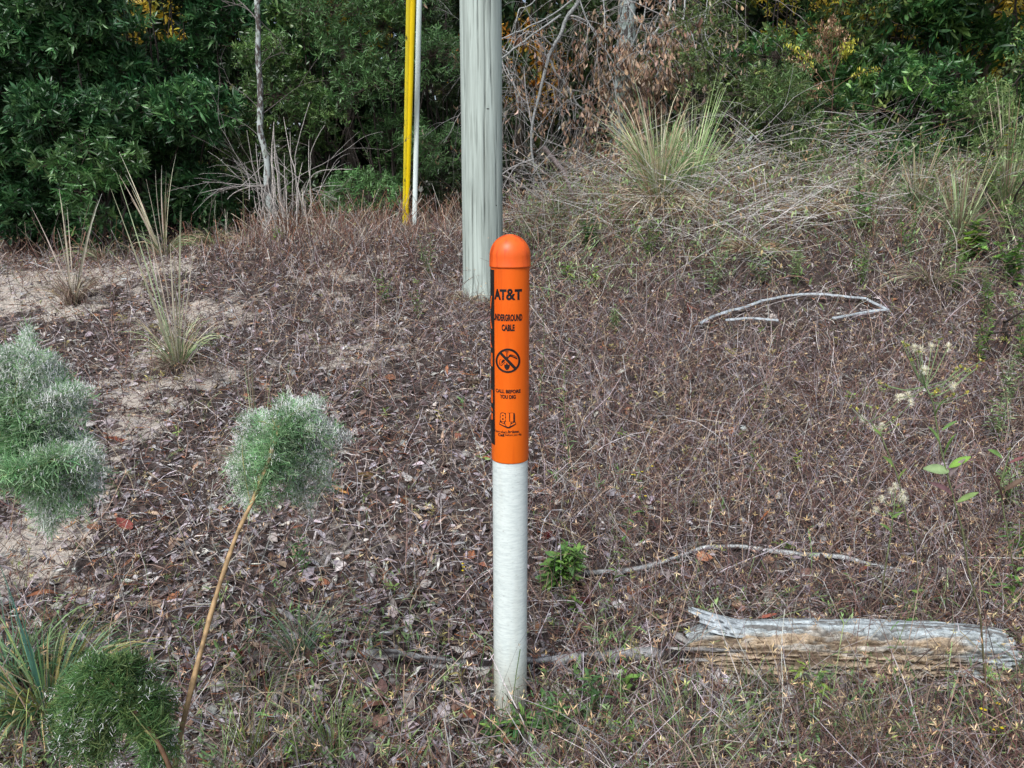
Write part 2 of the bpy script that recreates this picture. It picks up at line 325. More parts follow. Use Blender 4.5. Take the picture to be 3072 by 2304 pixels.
# ------------------------------------------------------------------ helpers for smooth objects
def lathe(prof, seg=64, x0=0, y0=0):
    prof = np.array(prof); a = np.arange(seg)*2*pi/seg
    V = np.stack([x0+prof[:, 0:1]*np.sin(a), y0-prof[:, 0:1]*np.cos(a), np.repeat(prof[:, 1:2], seg, 1)], -1).reshape(-1, 3)
    K = len(prof); base = np.arange(K-1)[:, None]*seg; j = np.arange(seg)[None]; j2 = (j+1) % seg
    return V, np.stack([base+j, base+j2, base+seg+j2, base+seg+j], -1).reshape(-1, 4)
def noise_mix(name, c1, c2, scale=(1, 1, 1), nsc=10, lo=.4, hi=.6, rough=.6, spec=.3, bump=0, bdist=.003, detail=6, c3=None, sc3=3, lo3=.5, hi3=.6, sc3v=(1, 1, 1), usecol=False, extra=None):
    m, nt, ns, L = mat(name)
    out = ns.new('ShaderNodeOutputMaterial'); p = ns.new('ShaderNodeBsdfPrincipled'); L.new(p.outputs[0], out.inputs[0])
    tc = ns.new('ShaderNodeTexCoord'); mp = ns.new('ShaderNodeMapping'); mp.inputs['Scale'].default_value = scale; L.new(tc.outputs['Object'], mp.inputs[0])
    n = ns.new('ShaderNodeTexNoise'); n.inputs['Scale'].default_value = nsc; n.inputs['Detail'].default_value = detail; n.inputs['Roughness'].default_value = .65; L.new(mp.outputs[0], n.inputs['Vector'])
    r = ns.new('ShaderNodeValToRGB'); e = r.color_ramp.elements; e[0].position = lo; e[0].color = (*c1, 1); e[1].position = hi; e[1].color = (*c2, 1); L.new(n.outputs['Fac'], r.inputs[0])
    col = r.outputs[0]
    if c3 is not None:
        mp3 = ns.new('ShaderNodeMapping'); mp3.inputs['Scale'].default_value = sc3v; L.new(tc.outputs['Object'], mp3.inputs[0])
        n3 = ns.new('ShaderNodeTexNoise'); n3.inputs['Scale'].default_value = sc3; n3.inputs['Detail'].default_value = 5; n3.inputs['Roughness'].default_value = .6; L.new(mp3.outputs[0], n3.inputs['Vector'])
        q = ns.new('ShaderNodeMapRange'); q.inputs['From Min'].default_value = lo3; q.inputs['From Max'].default_value = hi3; L.new(n3.outputs['Fac'], q.inputs[0])
        mx = N_(ns, 'ShaderNodeMix', data_type='RGBA'); L.new(q.outputs[0], mx.inputs[0]); L.new(col, mx.inputs[6]); mx.inputs[7].default_value = (*c3, 1); col = mx.outputs[2]
    if usecol:
        at = N_(ns, 'ShaderNodeAttribute', attribute_name='Col'); mm = N_(ns, 'ShaderNodeMix', data_type='RGBA', blend_type='MULTIPLY'); mm.inputs[0].default_value = 1; L.new(col, mm.inputs[6]); L.new(at.outputs['Color'], mm.inputs[7]); col = mm.outputs[2]
    L.new(col, p.inputs['Base Color']); p.inputs['Roughness'].default_value = rough; p.inputs['Specular IOR Level'].default_value = spec
    if bump:
        bn = ns.new('ShaderNodeBump'); bn.inputs['Strength'].default_value = bump; bn.inputs['Distance'].default_value = bdist; L.new(n.outputs['Fac'], bn.inputs['Height']); L.new(bn.outputs[0], p.inputs['Normal'])
    return m
W1 = np.array([1., 1, 1])
# ------------------------------------------------------------------ cable marker post
PD = 1.875; AXS = 1530.2
XP = (AXS-1536)/FPX*PD*1.005; ZB = float(H(XP, PD))
def zpost(ysrc, r=.0462): return CAMH-(PD-r)*tan(PITCH+atan((ysrc-1152)/FPX))
zz = lambda zy: 680+zy*.4577
zx_ = lambda q: 1400+q*.4577
R_SL = .0474; Z_RIM = zpost(zz(272)); Z_TOP = CAMH-(PD-.01)*tan(PITCH+atan((zz(50)-1152)/FPX)); Z_BOT = zpost(zz(1557))
post = thing('cable_marker_post', 'slim upright round post with orange printed sleeve and domed cap over a white tube', 'marker post', (XP, PD, ZB))
m_tube = noise_mix('white_post', (.82, .91, .88), (.68, .77, .75), (1, 1, 4.5), 42, .42, .62, .45, .4, .2, .001, c3=(.46, .50, .47), sc3=90, sc3v=(1, 1, 2.5), lo3=.60, hi3=.76, usecol=True)
m_or = noise_mix('orange_plastic', (.98, .175, .010), (.90, .130, .005), (1, 1, .3), 6, .4, .6, .40, .4, .35, .0012, c3=(.72, .095, .006), sc3=22, sc3v=(1, 1, .07), lo3=.52, hi3=.72)
m_cap = noise_mix('orange_cap', (.92, .14, .014), (.84, .11, .010), (1, 1, .4), 22, .4, .65, .42, .45, .5, .0012, c3=(.62, .075, .008), sc3=45, sc3v=(1, 1, .10), lo3=.55, hi3=.66)
m_blk = noise_mix('black_print', (.012, .011, .012), (.022, .02, .02), (1, 1, 1), 40, rough=.7, spec=.2)
m_band = noise_mix('black_band', (.012, .011, .012), (.018, .017, .017), (1, 1, 1), 40, rough=.55, spec=.3)
zr_ = np.concatenate([[ZB-.25], np.linspace(ZB-.02, Z_BOT+.02, 70)]); b = B(); V, F = lathe([(.0453, z_) for z_ in zr_], 64, XP, PD); a_ = np.arctan2(V[:, 0]-XP, V[:, 1]-PD); hz_ = V[:, 2]-ZB; dirt = sstep(.26, .0, hz_+.16*(fbm(a_*2+9, hz_*9, 4)-.45))*.75+.10*sstep(.5, .64, fbm(a_*2.2, hz_*3, 4)); b.add(V, F, (1-dirt[:, None]*np.array([.42, .50, .60]))); b.build('tube', m_tube, post, smooth=True)
b = B(); V, F = lathe([(.0448, Z_BOT+.001), (.0460, Z_BOT), (.0470, Z_BOT+.0010), (R_SL, Z_BOT+.003), (R_SL, Z_RIM+.01)], 64, XP, PD); b.add(V, F, W1); b.build('sleeve', m_or, post, smooth=True)
rc = .0503; hc = Z_TOP-Z_RIM; pr = [(R_SL, Z_RIM+.001), (rc-.0012, Z_RIM-.0002), (rc-.0002, Z_RIM+.0012), (rc, Z_RIM+.0030), (rc-.0004, Z_RIM+.0042), (rc-.0008, hc-.052+Z_RIM)]
for i in range(1, 15):
    a = i*pi/2/14; pr.append(((rc-.0008)*cos(a)+1e-5, Z_RIM+hc-.052+.052*sin(a)))
b = B(); V, F = lathe(pr, 64, XP, PD); b.add(V, F, W1); b.build('cap', m_cap, post, smooth=True)
# --- print wrapped round the sleeve
def px2cyl(xs, ys, r):
    Rp = 57.3-(ys-810)/580*4.0; a = math.asin(max(-.97, min(.97, (xs-AXS)/Rp)))
    return a, CAMH-(PD-r*cos(a))*tan(PITCH+atan((ys-1152)/FPX))
def wrap(bm, fn, r, name, m, parent, step=3.0, axis_cuts=None):
    xs = [v.co.x for v in bm.verts]; x = min(xs)+step
    while x < max(xs):
        g = bm.verts[:]+bm.edges[:]+bm.faces[:]
        bmesh.ops.bisect_plane(bm, geom=g, plane_co=(x, 0, 0), plane_no=(1, 0, 0), dist=1e-6); x += step
    for v in bm.verts:
        a, z = fn(v.co.x, v.co.y); v.co = (XP+r*sin(a), PD-r*cos(a), z)
    org = np.array(parent['_org'])
    for v in bm.verts: v.co -= __import__('mathutils').Vector(org)
    me = bpy.data.meshes.new(name); bm.to_mesh(me); bm.free(); me.materials.append(m)
    for p_ in me.polygons: p_.use_smooth = True
    o = bpy.data.objects.new(name, me); COL.objects.link(o); o.parent = parent; return o
def text_bm(s, bold=.0, space=1.0):
    cu = bpy.data.curves.new('t', 'FONT'); cu.body = s; cu.size = 1; cu.offset = bold; cu.space_character = space; cu.resolution_u = 5
    o = bpy.data.objects.new('t', cu); COL.objects.link(o); dg = bpy.context.evaluated_depsgraph_get()
    me = bpy.data.meshes.new_from_object(o.evaluated_get(dg)); bm = bmesh.new(); bm.from_mesh(me)
    bpy.data.objects.remove(o); bpy.data.curves.remove(cu); bpy.data.meshes.remove(me); return bm
def norm_bm(bm, x0, x1, y0, y1):
    xs = [v.co.x for v in bm.verts]; ys = [v.co.y for v in bm.verts]; a, c = min(xs), min(ys); sx = (x1-x0)/(max(xs)-a); sy = (y1-y0)/(max(ys)-c)
    for v in bm.verts: v.co = (x0+(v.co.x-a)*sx, y0+(v.co.y-c)*sy, 0)
def ptext(s, zx0, zx1, zy0, zy1, bold=.0, r=R_SL+.0005, m=m_blk, name='lettering', space=1.0, parent=None, rise=0):
    x0, y0, x1, y1 = zx_(zx0), zz(zy1), zx_(zx1), zz(zy0)
    a0, zb = px2cyl(x0, y0, R_SL); a1, _ = px2cyl(x1, y0, R_SL); _, zt = px2cyl((x0+x1)/2, y1, R_SL); _, zb = px2cyl((x0+x1)/2, y0, R_SL)
    bm = text_bm(s, bold, space); norm_bm(bm, 0, 1, 0, 1)
    return wrap(bm, lambda u, v: (a0+(a1-a0)*u, zb+(zt-zb)*v+rise*(u-.5)**2*.01), r, name, m, parent or post, step=.04)
ptext('AT', 187, 263, 409, 480, .05, space=.93); ptext('&', 260, 318, 407, 482, .03); ptext('T', 313, 358, 409, 480, .05)
ptext('UNDERGROUND', 184, 360, 574, 620, .05, space=1.04)
ptext('CABLE', 233, 313, 641, 685, .05, space=1.04)
ptext('CALL BEFORE', 196, 349, 1069, 1093, .045)
ptext('YOU DIG', 222, 319, 1103, 1129, .045)
ptext("Know what's", 190, 268, 1335, 1352, .02); ptext('below.', 273, 342, 1334, 1353, .045)
ptext('Call', 211, 249, 1356, 1374, .045); ptext('before you dig.', 255, 355, 1358, 1375, .02)
def poly_bm(polys):
    bm = bmesh.new()
    for pl in polys:
        bm.faces.new([bm.verts.new((x, y, 0)) for x, y in pl])
    bmesh.ops.triangulate(bm, faces=bm.faces[:]); return bm
def ppoly(polys, r, m, name='symbol', parent=None, step=3.0): return wrap(poly_bm(polys), lambda x, y: px2cyl(x, y, R_SL), r, name, m, parent or post, step)
Q = lambda pl: [(1440+x/11.85, 1020+y/11.85) for x, y in pl]
ring = []
for i in range(48):
    a, c = 2*pi*i/48, 2*pi*(i+1)/48
    o_ = lambda t: (998+413*cos(t), 735+437*sin(t)); n_ = lambda t: (995+348*cos(t), 738+362*sin(t))
    ring.append(Q([o_(a), o_(c), n_(c), n_(a)]))
slash = [Q([(700, 470), (790, 440), (1270, 965), (1195, 1030)])]
sym = ppoly(ring+slash, R_SL+.0006, m_blk, 'no_digging_sign')
shov = [Q([(950, 480), (972, 480), (985, 640), (950, 640)]), Q([(905, 400), (1020, 400), (1015, 420), (912, 420)]), Q([(905, 402), (930, 408), (962, 480), (950, 490)]), Q([(1000, 410), (1020, 405), (975, 490), (962, 480)]),
        Q([(875, 865), (925, 875), (965, 945), (1010, 885), (1062, 875), (1058, 960), (1020, 1035), (965, 1075), (915, 1035), (880, 965)]), Q([(950, 800), (975, 830), (1000, 870), (965, 920), (935, 870)]),
        Q([(960, 650), (1060, 510), (1110, 512), (1110, 590), (1060, 600), (985, 680)]), Q([(1110, 512), (1290, 580), (1290, 596), (1110, 545)]), Q([(1110, 555), (1310, 635), (1312, 690), (1100, 592)]),
        Q([(785, 850), (780, 760), (830, 690), (880, 700), (905, 735)]), Q([(780, 925), (785, 895), (900, 770), (918, 785)]), Q([(700, 868), (790, 890), (775, 912), (705, 888)]), Q([(705, 840), (720, 700), (735, 690), (725, 845)]), Q([(735, 690), (775, 690), (770, 700), (730, 700)]), Q([(725, 838), (775, 845), (775, 858), (722, 850)])]
ppoly(shov, R_SL+.0004, m_blk, 'shovel_and_hand_symbol')
E = lambda pl: [(1450+x/6.8, 1200+y/6.8) for x, y in pl]
lg = ppoly([E([(352, 300), (365, 262), (400, 250), (440, 262), (470, 270), (500, 262), (600, 258), (630, 268), (638, 300), (640, 440), (658, 470), (655, 500), (620, 525), (540, 575), (500, 580), (460, 560), (370, 515), (338, 495), (336, 465), (352, 440)])], R_SL+.0005, m_blk, 'call_logo')
for s_, a_, c_ in (('8', 362, 460), ('1', 468, 528), ('1', 545, 605)):
    ptext(s_, (1450+a_/6.8-1400)/.4577, (1450+c_/6.8-1400)/.4577, (1200+266/6.8-680)/.4577, (1200+438/6.8-680)/.4577, .03, R_SL+.0011, m_or, 'logo_digit', parent=post)
ppoly([E([(452, 440), (555, 440), (552, 500), (530, 540), (505, 550), (478, 530), (458, 490)]), E([(348, 458), (358, 455), (450, 500), (470, 532), (440, 522), (352, 482)]), E([(640, 458), (645, 480), (560, 525), (545, 530), (570, 490), (620, 462)]), E([(375, 450), (425, 448), (442, 478)]), E([(575, 448), (610, 446), (570, 472)])], R_SL+.0011, m_or, 'logo_emblem')
# black warning band on the left flank, letters running down it
zt, zb = zpost(zz(287)), zpost(zz(1445)); a1, _ = px2cyl(zx_(181), zz(800), R_SL); a1 += .10
bm = bmesh.new(); bm.faces.new([bm.verts.new(c) for c in ((a1-1.15, zb, 0), (a1, zb, 0), (a1, zt, 0), (a1-1.15, zt, 0))])
band = wrap(bm, lambda u, v: (u, v), R_SL+.0005, 'warning_band', m_band, post, .06)
for s_, yc in zip('WARNING', (508, 634, 760, 886, 1008, 1130, 1246)):
    bm = text_bm(s_, .04); zc = zpost(zz(yc)); hh = .0168; w_ = .026 if s_ == 'I' else .78
    w_ = .22 if s_ == 'I' else .80; ac = a1-.19-.40
    norm_bm(bm, ac-w_/2, ac+w_/2, zc-hh, zc+hh)
    wrap(bm, lambda u, v: (u, v), R_SL+.0010, 'warning_letter', m_or, post, .06)
# ------------------------------------------------------------------ utility pole
UP = G(1046, 652); uy = UP[1]+.12; ux = (1043.5*1.38879-1536)/FPX*uy; uz = float(H(ux, uy))
pole = thing('utility_pole', 'thick weathered grey green wooden utility pole with drying cracks', 'utility pole', (ux, uy, uz))
m_pole = noise_mix('treated_pine', (.60, .70, .64), (.32, .37, .335), (7, 7, .35), 2.6, .38, .72, .8, .2, .35, .004, c3=(.20, .23, .205), sc3=2.8, sc3v=(26, 26, .8), lo3=.53, hi3=.76, detail=9, usecol=True)
zs = np.linspace(uz-.3, uz+7.2, 190); na = 120; an = np.arange(na)*2*pi/na
A, ZZ = np.meshgrid(an, zs)
rr = .1450-.0025*(ZZ-uz)+.004*(fbm(np.cos(A)*1.5+5, ZZ*.8, 3)-.47)+.0010*(fbm(A*14, ZZ*1.1, 2)-.4)
rr = rr+.012*sstep(.12, -.02, ZZ-uz)
dark = np.ones_like(rr)
for (ac, z0, z1, w, dep) in ((.20, .35, 6, .020, .012), (-.42, -.2, 1.05, .018, .010), (.55, 1.2, 4, .018, .008), (-.05, 1.6, 2.6, .022, .010), (.85, .2, 1.3, .016, .007), (-.9, .6, 3.2, .016, .008)):
    ad_ = ac+.05*np.sin(ZZ*2.2+ac*9)+.02*np.sin(ZZ*9+ac*4); dd = np.abs((A-ad_+pi) % (2*pi)-pi); mk = np.clip(1-dd/(w*1.9), 0, 1)*sstep(z0, z0+.2, ZZ-uz)*sstep(z1, z1-.3, ZZ-uz)
    rr -= dep*mk; dark *= 1-.85*mk
V = np.stack([ux+rr*np.sin(A), uy-rr*np.cos(A), ZZ], -1).reshape(-1, 3)
K = len(zs); base = np.arange(K-1)[:, None]*na; j = np.arange(na)[None]; j2 = (j+1) % na
F = np.stack([base+j, base+j2, base+na+j2, base+na+j], -1).reshape(-1, 4)
tint = 1-.25*sstep(1.6, .2, ZZ-uz)*vnoise(A*4, ZZ*2)
cc = (dark*tint).reshape(-1, 1)*np.ones(3); b = B(); b.add(V, F, cc); b.build('shaft', m_pole, pole, smooth=True)
b = B()
for a_, z_, w_ in ((.72, .62, .018), (-.95, .60, .022), (.35, 1.25, .010)):   # dark knots, slightly raised
    V, F = lathe([(w_, 0), (w_*.7, .003), (.0005, .004)], 10); R = frame(np.array([[0, 0, 1.0]]))[0]
    nrm = np.array([sin(a_), -cos(a_), 0]); tang = np.array([cos(a_), sin(a_), 0]); V2 = V[:, 0:1]*tang*1.2+V[:, 1:2]*np.array([0, 0, .45])+V[:, 2:3]*nrm
    b = B(); b.add(V2+np.array([ux, uy, uz+z_])+nrm*.1395, F, (.05, .045, .04)); b.build('knot', M_WOOD, pole)

# ------------------------------------------------------------------ guy wire guards
m_yel = noise_mix('yellow_plastic', (1.0, .74, .005), (.92, .64, .006), (1, 1, .4), 9, .4, .65, .45, .4, 0, c3=(.05, .05, .02), sc3=40, sc3v=(1, 1, .18), lo3=.68, hi3=.74)
m_yel2 = noise_mix('yellow_plastic_dull', (.80, .66, .03), (.66, .54, .03), (1, 1, .4), 9, .4, .65, .5, .4, 0, c3=(.07, .06, .02), sc3=35, sc3v=(1, 1, .2), lo3=.62, hi3=.70)  # duller, more spotted yellow for the left half
m_pale = noise_mix('pale_plastic', (.86, .98, .95), (.74, .86, .83), (1, 1, .4), 8, .4, .65, .4, .4)
g0 = AT(879.5, 7.25); g0[2] -= .05; g1 = P(888.5, -40, 6.8)
g1 = g1+(g1-g0)*.6; dirg = nz(g1-g0)
yg = thing('guy_wire_guard', 'tall leaning bright yellow two sided guard standing left of the utility pole', 'guy guard', tuple(g0))
def chan(c0, c1, off, w0, w1, dep):
    side = nz(np.cross(c1-c0, np.array([0, 1.0, 0]))); side = side if side[0] > 0 else -side
    bk = nz(np.cross(side, c1-c0)); bk = bk if bk[1] < 0 else -bk
    prof = [(-.5, 0), (-.46, .55), (-.3, .9), (0, 1.0), (.3, .9), (.46, .55), (.5, 0), (.38, 0), (0, .75), (-.38, 0)]
    V = []; n = len(prof)
    for t in np.linspace(0, 1, 12):
        c = c0+(c1-c0)*t; w = w0+(w1-w0)*t
        for a_, d_ in prof: V.append(c+side*(a_*w+off*w)+bk*(d_*w*dep))
    V = np.array(V); F = [[k*n+i, k*n+(i+1) % n, (k+1)*n+(i+1) % n, (k+1)*n+i] for k in range(11) for i in range(n)]
    return V, np.array(F)
b = B(); V, F = chan(g0, g1, .42, .034, .053, .45); b.add(V, F, W1); b.build('bright_half', m_yel, yg)
b = B(); V, F = chan(g0+np.array([0, .015, 0]), g1+np.array([0, .015, 0]), -.42, .032, .053, .4); b.add(V, F, W1); o = b.build('dull_half', m_yel2, yg)
w0 = AT(899, 7.15); w0[2] -= .04; w1 = P(906.5, -40, 7.05); w1 = w1+(w1-w0)*.6
pg = thing('guy_wire_guard', 'pale grey white plastic guard standing between the yellow guard and the wooden pole', 'guy guard', tuple(w0))
b = B(); V, F = chan(w0, w1, 0, .045, .047, .5); b.add(V, F, W1); b.build('channel', m_pale, pg)
b = B(); V, F = chan(w0, w0+(w1-w0)*.012, 0, .052, .052, .6); b.add(V, F, W1*.6); b.build('base_collar', m_pale, pg, smooth=True)
# ------------------------------------------------------------------ rotten log
La, Lb = G(1480, 1418), G(2165, 1434); Lr = .108
ax = Lb-La; Ll = np.linalg.norm(ax); ax = ax/Ll; up = np.array([0, 0, 1.0]); sd = nz(np.cross(ax, up)); sd = sd if sd[1] < 0 else -sd; up = nz(np.cross(sd, ax)); up = up if up[2] > 0 else -up
logt = thing('rotten_log', 'thick rotten log with tan crumbling middle and grey weathered rim, right of the post', 'log', tuple((La+Lb)/2))
nu, nv = 420, 130; U, T = np.meshgrid(np.linspace(0, 1, nu), np.linspace(-.55, pi+.2, nv), indexing='ij')   # T: 0 front-low .. pi back-low
grain = .55*fbm(U*9, T*13, 4)+.45*fbm(U*26+4, T*34, 4); gr2 = fbm(U*45+9, T*60, 3)
prof = Lr*(1-.03*np.sin(U*6+1)+.16*(fbm(U*4+3, T*1.5, 3)-.45))
taper = np.interp(U, [0, .06, .2, .8, .95, 1], [.55, .85, 1, .98, .95, .86])
rad_ = prof*taper+.062*(grain-.45)-.010*sstep(.49, .45, grain)+.012*(gr2-.42)
hollow = np.exp(-((T-.75)/.5)**2)*np.interp(U, [0, .1, .5, .75, 1], [.3, 1, 1, .5, .1]); rad_ -= .014*hollow*(.5+fbm(U*9, T*4))
rad_ = rad_*(1-sstep(1.25, 1.6, T))+sstep(1.25, 1.6, T)*(prof*taper+.012*(fbm(U*5, T*9, 3)-.45)+.005*(fbm(U*30, T*60, 3)-.45))
Vl = La+ax*((U+.02*(fbm(T*9, U*3)-.5)*((U < .05)|(U > .95)))[..., None]*Ll)+sd*(np.cos(T)*rad_)[..., None]+up*(np.sin(T)*rad_*.92+.012)[..., None]
rimm = np.clip(sstep(1.28, 1.45, T+.6*(fbm(U*6+7, T*2)-.45)+.25*np.interp(U, [0, .25, .4, .6, 1], [1, .9, 0, .6, .4])), 0, 1)
rimm = np.clip(rimm+sstep(.78, .9, U+.25*(fbm(U*5, T*6)-.45))*sstep(.1, .5, T), 0, 1)
gray = np.array([.40, .45, .46]); tan_ = np.array([.36, .285, .20]); dk = np.array([.07, .05, .035])
crack = sstep(.485, .43, grain)[..., None]; gp_ = sstep(.57, .64, fbm(U*10+2, T*5+7, 4))*.4; rimm = np.clip(rimm+gp_, 0, 1); c = tan_*(1-rimm[..., None])*(1-.35*sstep(.5, .6, fbm(U*14, T*4+3, 4))[..., None])*1.12+gray*rimm[..., None]; c = c*(.75+.6*gr2[..., None]); c = c*(1-crack*.72)+dk*crack*.72
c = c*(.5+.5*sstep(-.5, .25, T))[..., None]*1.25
idx = np.arange(nu*nv).reshape(nu, nv); F = np.stack([idx[:-1, :-1], idx[1:, :-1], idx[1:, 1:], idx[:-1, 1:]], -1).reshape(-1, 4)
m_log = attr_mat('rotten_wood', .9, .15, 0, 60, .3, .8, 160)
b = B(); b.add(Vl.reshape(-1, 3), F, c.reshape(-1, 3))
for (uu, rowi) in ((0, idx[0]), (1, idx[-1])):
    cen = Vl.reshape(-1, 3)[rowi].mean(0)+ax*(.03 if uu == 0 else -.03); k = len(rowi)
    b.add(np.vstack([Vl.reshape(-1, 3)[rowi], cen]), np.array([[i, i+1, k] for i in range(k-1)]), dk*1.5)
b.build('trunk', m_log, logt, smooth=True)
def slab(b, p0, p1, w, th, colr, tipw=.2, bend=0, n=30, m=9):
    a_ = p1-p0; l_ = np.linalg.norm(a_); a_ = a_/l_; s_ = nz(np.cross(a_, np.array([0, 0, 1.0]))); nn = np.cross(s_, a_)
    U_, W_ = np.meshgrid(np.linspace(0, 1, n), np.linspace(-1, 1, m), indexing='ij'); ww = w*np.interp(U_, [0, .12, .5, .85, 1], [tipw, .85, 1, .8, tipw])*(1+.3*(vnoise(U_*9, W_*2)-.5))
    h_ = th*(1-W_**2)+.35*th*(fbm(U_*6, W_*5+3)-.4)*2+bend*(U_**2); g_ = fbm(U_*5+p0[0]*9, W_*9, 4)
    V_ = p0+a_*(U_[..., None]*l_)+s_*(W_*ww)[..., None]+nn*h_[..., None]; i_ = np.arange(n*m).reshape(n, m)
    b.add(V_.reshape(-1, 3), np.stack([i_[:-1, :-1], i_[1:, :-1], i_[1:, 1:], i_[:-1, 1:]], -1).reshape(-1, 4), (np.array(colr)*(.35+1.35*g_[..., None])*(1-.7*sstep(.42, .33, g_)[..., None])).reshape(-1, 3))
b = B()
t0 = La+ax*.14*Ll+up*.075+sd*-.01
for k_, (dx, du, ww, so) in enumerate(((.0, .128, .034, -.015), (.02, .112, .026, .012), (.045, .090, .020, .03), (-.005, .118, .008, -.03))): slab(b, t0+ax*.10+up*.004+sd*(so*.6+.004), La+ax*(dx+.01)+up*du+sd*so, ww, .010, (.46, .51, .53), .45, .012, 44, 13)
slab(b, t0+ax*.18+up*.006, t0+ax*.60+up*.005, .030, .010, (.42, .47, .50), .3)
slab(b, t0+ax*.30+up*.012+sd*.015, t0+ax*.66-up*.01+sd*.01, .026, .009, (.40, .45, .49), .2)
for i in range(16):
    s0 = La+ax*Ll*random.uniform(.70, .84)+up*random.uniform(.02, .07)+sd*random.uniform(.0, .075); slab(b, s0, s0+ax*random.uniform(.10, .19)-up*.012, random.uniform(.003, .008), .003, (.48, .51, .50), .1, 0, 14, 5)
for i in range(10):
    s0 = La+ax*Ll*random.uniform(.0, .12)+up*random.uniform(.01, .07)+sd*random.uniform(.02, .085); slab(b, s0+ax*.1, s0-ax*random.uniform(.02, .08), random.uniform(.004, .01), .004, (.36, .35, .33), .1, 0, 14, 5)
b.build('splintered_shell', m_log, logt, smooth=True)
lw = G(1940, 1458)
b = B(); p0 = G(1745, 1436)+[0, 0, .02]; p1 = G(2140, 1480)+[0, 0, .03]; slab(b, p0, p1, .030, .016, (.42, .46, .46), .3, 0, 50, 11)
for i in range(7): q0 = p0+(p1-p0)*random.uniform(.3, .6)+np.array([0, random.uniform(-.03, .02), random.uniform(0, .015)]); slab(b, q0, q0+(p1-p0)*random.uniform(.3, .5), .006, .004, (.5, .53, .52), .1, 0, 12, 5)
tag(b.build('broken_wood_slab', m_log, loc=tuple(p0), smooth=True), 'splintered pale grey wood slab lying in the weeds in front of the rotten log', 'wood slab')
b = B(); p0 = G(1455, 1385)+[0, 0, .02]; p1 = G(1530, 1425)+[0, 0, .03]; slab(b, p0, p1, .02, .012, (.36, .35, .33), .3)
tag(b.build('broken_wood_chunk', m_log, loc=tuple(p0), smooth=True), 'short grey chunk of bark broken off at the left end of the rotten log', 'wood chunk')
b = B(); p0b = G(1612, 1448)+[0, 0, .03]; slab(b, p0b, G(1672, 1400)+[0, 0, .06], .012, .01, (.34, .30, .27), .3)
tag(b.build('broken_wood_chunk', m_log, loc=tuple(p0b), smooth=True), 'small upright splinter of grey wood against the front of the rotten log', 'wood chunk')
# ------------------------------------------------------------------ fallen limbs along the ground
def limb(name, label, pix, r0, r1, colf, lift=.5, cat='branch', knots=.25, sides=12):
    pp = np.array([G(*q) for q in pix]); t = np.linspace(0, 1, len(pp)); tt = np.linspace(0, 1, 90)
    q = np.stack([np.interp(tt, t, pp[:, i]) for i in range(3)], 1); k = np.hanning(9); k /= k.sum()
    qs = np.stack([np.convolve(np.pad(q[:, i], 4, mode='edge'), k, 'valid') for i in range(3)], 1)
    qs[:, 2] = H(qs[:, 0], qs[:, 1])+r0*lift; qs[:, 2] += .006*np.sin(tt*17)
    rr_ = (r0+(r1-r0)*tt)*(1+knots*(vnoise(tt*30, tt*3)-.5)*2)
    T = nz(np.gradient(qs, axis=0)); s1 = nz(np.cross(T, [0, 0, 1.0])); s2 = np.cross(s1, T); s2[s2[:, 2] < 0] *= -1
    an = np.arange(sides)*2*pi/sides; An, TT = np.meshgrid(an, tt); nn = fbm(TT*60, An*2, 3)
    R_ = rr_[:, None]*(1+.35*(nn-.45)); V = qs[:, None]+s1[:, None]*(np.cos(An)*R_)[..., None]+s2[:, None]*(np.sin(An)*R_)[..., None]
    c = colf(TT, An, nn, (s1[:, None]*np.cos(An)[..., None]+s2[:, None]*np.sin(An)[..., None]))
    base = np.arange(len(tt)-1)[:, None]*sides; j = np.arange(sides)[None]; j2 = (j+1) % sides
    b = B(); b.add(V.reshape(-1, 3), np.stack([base+j, base+j2, base+sides+j2, base+sides+j], -1).reshape(-1, 4), c.reshape(-1, 3))
    return tag(b.build(name, m_log, loc=tuple(qs[0]), smooth=True), label, cat)
def c_lichen(TT, An, nn, nr):
    f = sstep(.10, -.25, nr[..., 2]*.9+nr[..., 1]*.9+.9*(fbm(TT*40+3, An*2+1, 3)-.47)); f = (f*sstep(.05, .2, TT))[..., None]
    return np.array([.055, .045, .04])*(1-f)+np.array([.66, .70, .70])*f*(.6+.8*nn[..., None])
limb('fallen_branch', 'long curved dark branch crusted with white lichen lying behind the rotten log', [(1168, 1262), (1250, 1254), (1330, 1245), (1400, 1231), (1460, 1214), (1520, 1196), (1600, 1193), (1700, 1202), (1770, 1208), (1830, 1221), (1880, 1234), (1960, 1243)], .0125, .0115, c_lichen, 1.7)
def c_char(TT, An, nn, nr):
    f = (sstep(.50, .62, fbm(TT*14+3, An*1+1, 4)+.12*nr[..., 2]))[..., None]
    return np.array([.035, .03, .03])*(1-f)+np.array([.42, .43, .43])*f*(.6+.8*nn[..., None])
limb('fallen_branch', 'straight charred black and grey limb half buried behind the foot of the marker post', [(770, 1428), (880, 1434), (980, 1442), (1080, 1450), (1160, 1448), (1250, 1434), (1350, 1428), (1460, 1428), (1530, 1414)], .014, .026, c_char, 1.0)
def c_dark(TT, An, nn, nr): return np.array([.05, .045, .045])*(.6+1.2*nn[..., None])
limb('fallen_branch', 'dark curved branch lying on the pale sand below the left feathery plume', [(165, 1075), (195, 1100), (215, 1130), (260, 1165), (330, 1188), (420, 1212), (510, 1235)], .009, .006, c_dark)
def c_grey(TT, An, nn, nr): return np.array([.26, .25, .24])*(.6+1.0*nn[..., None])
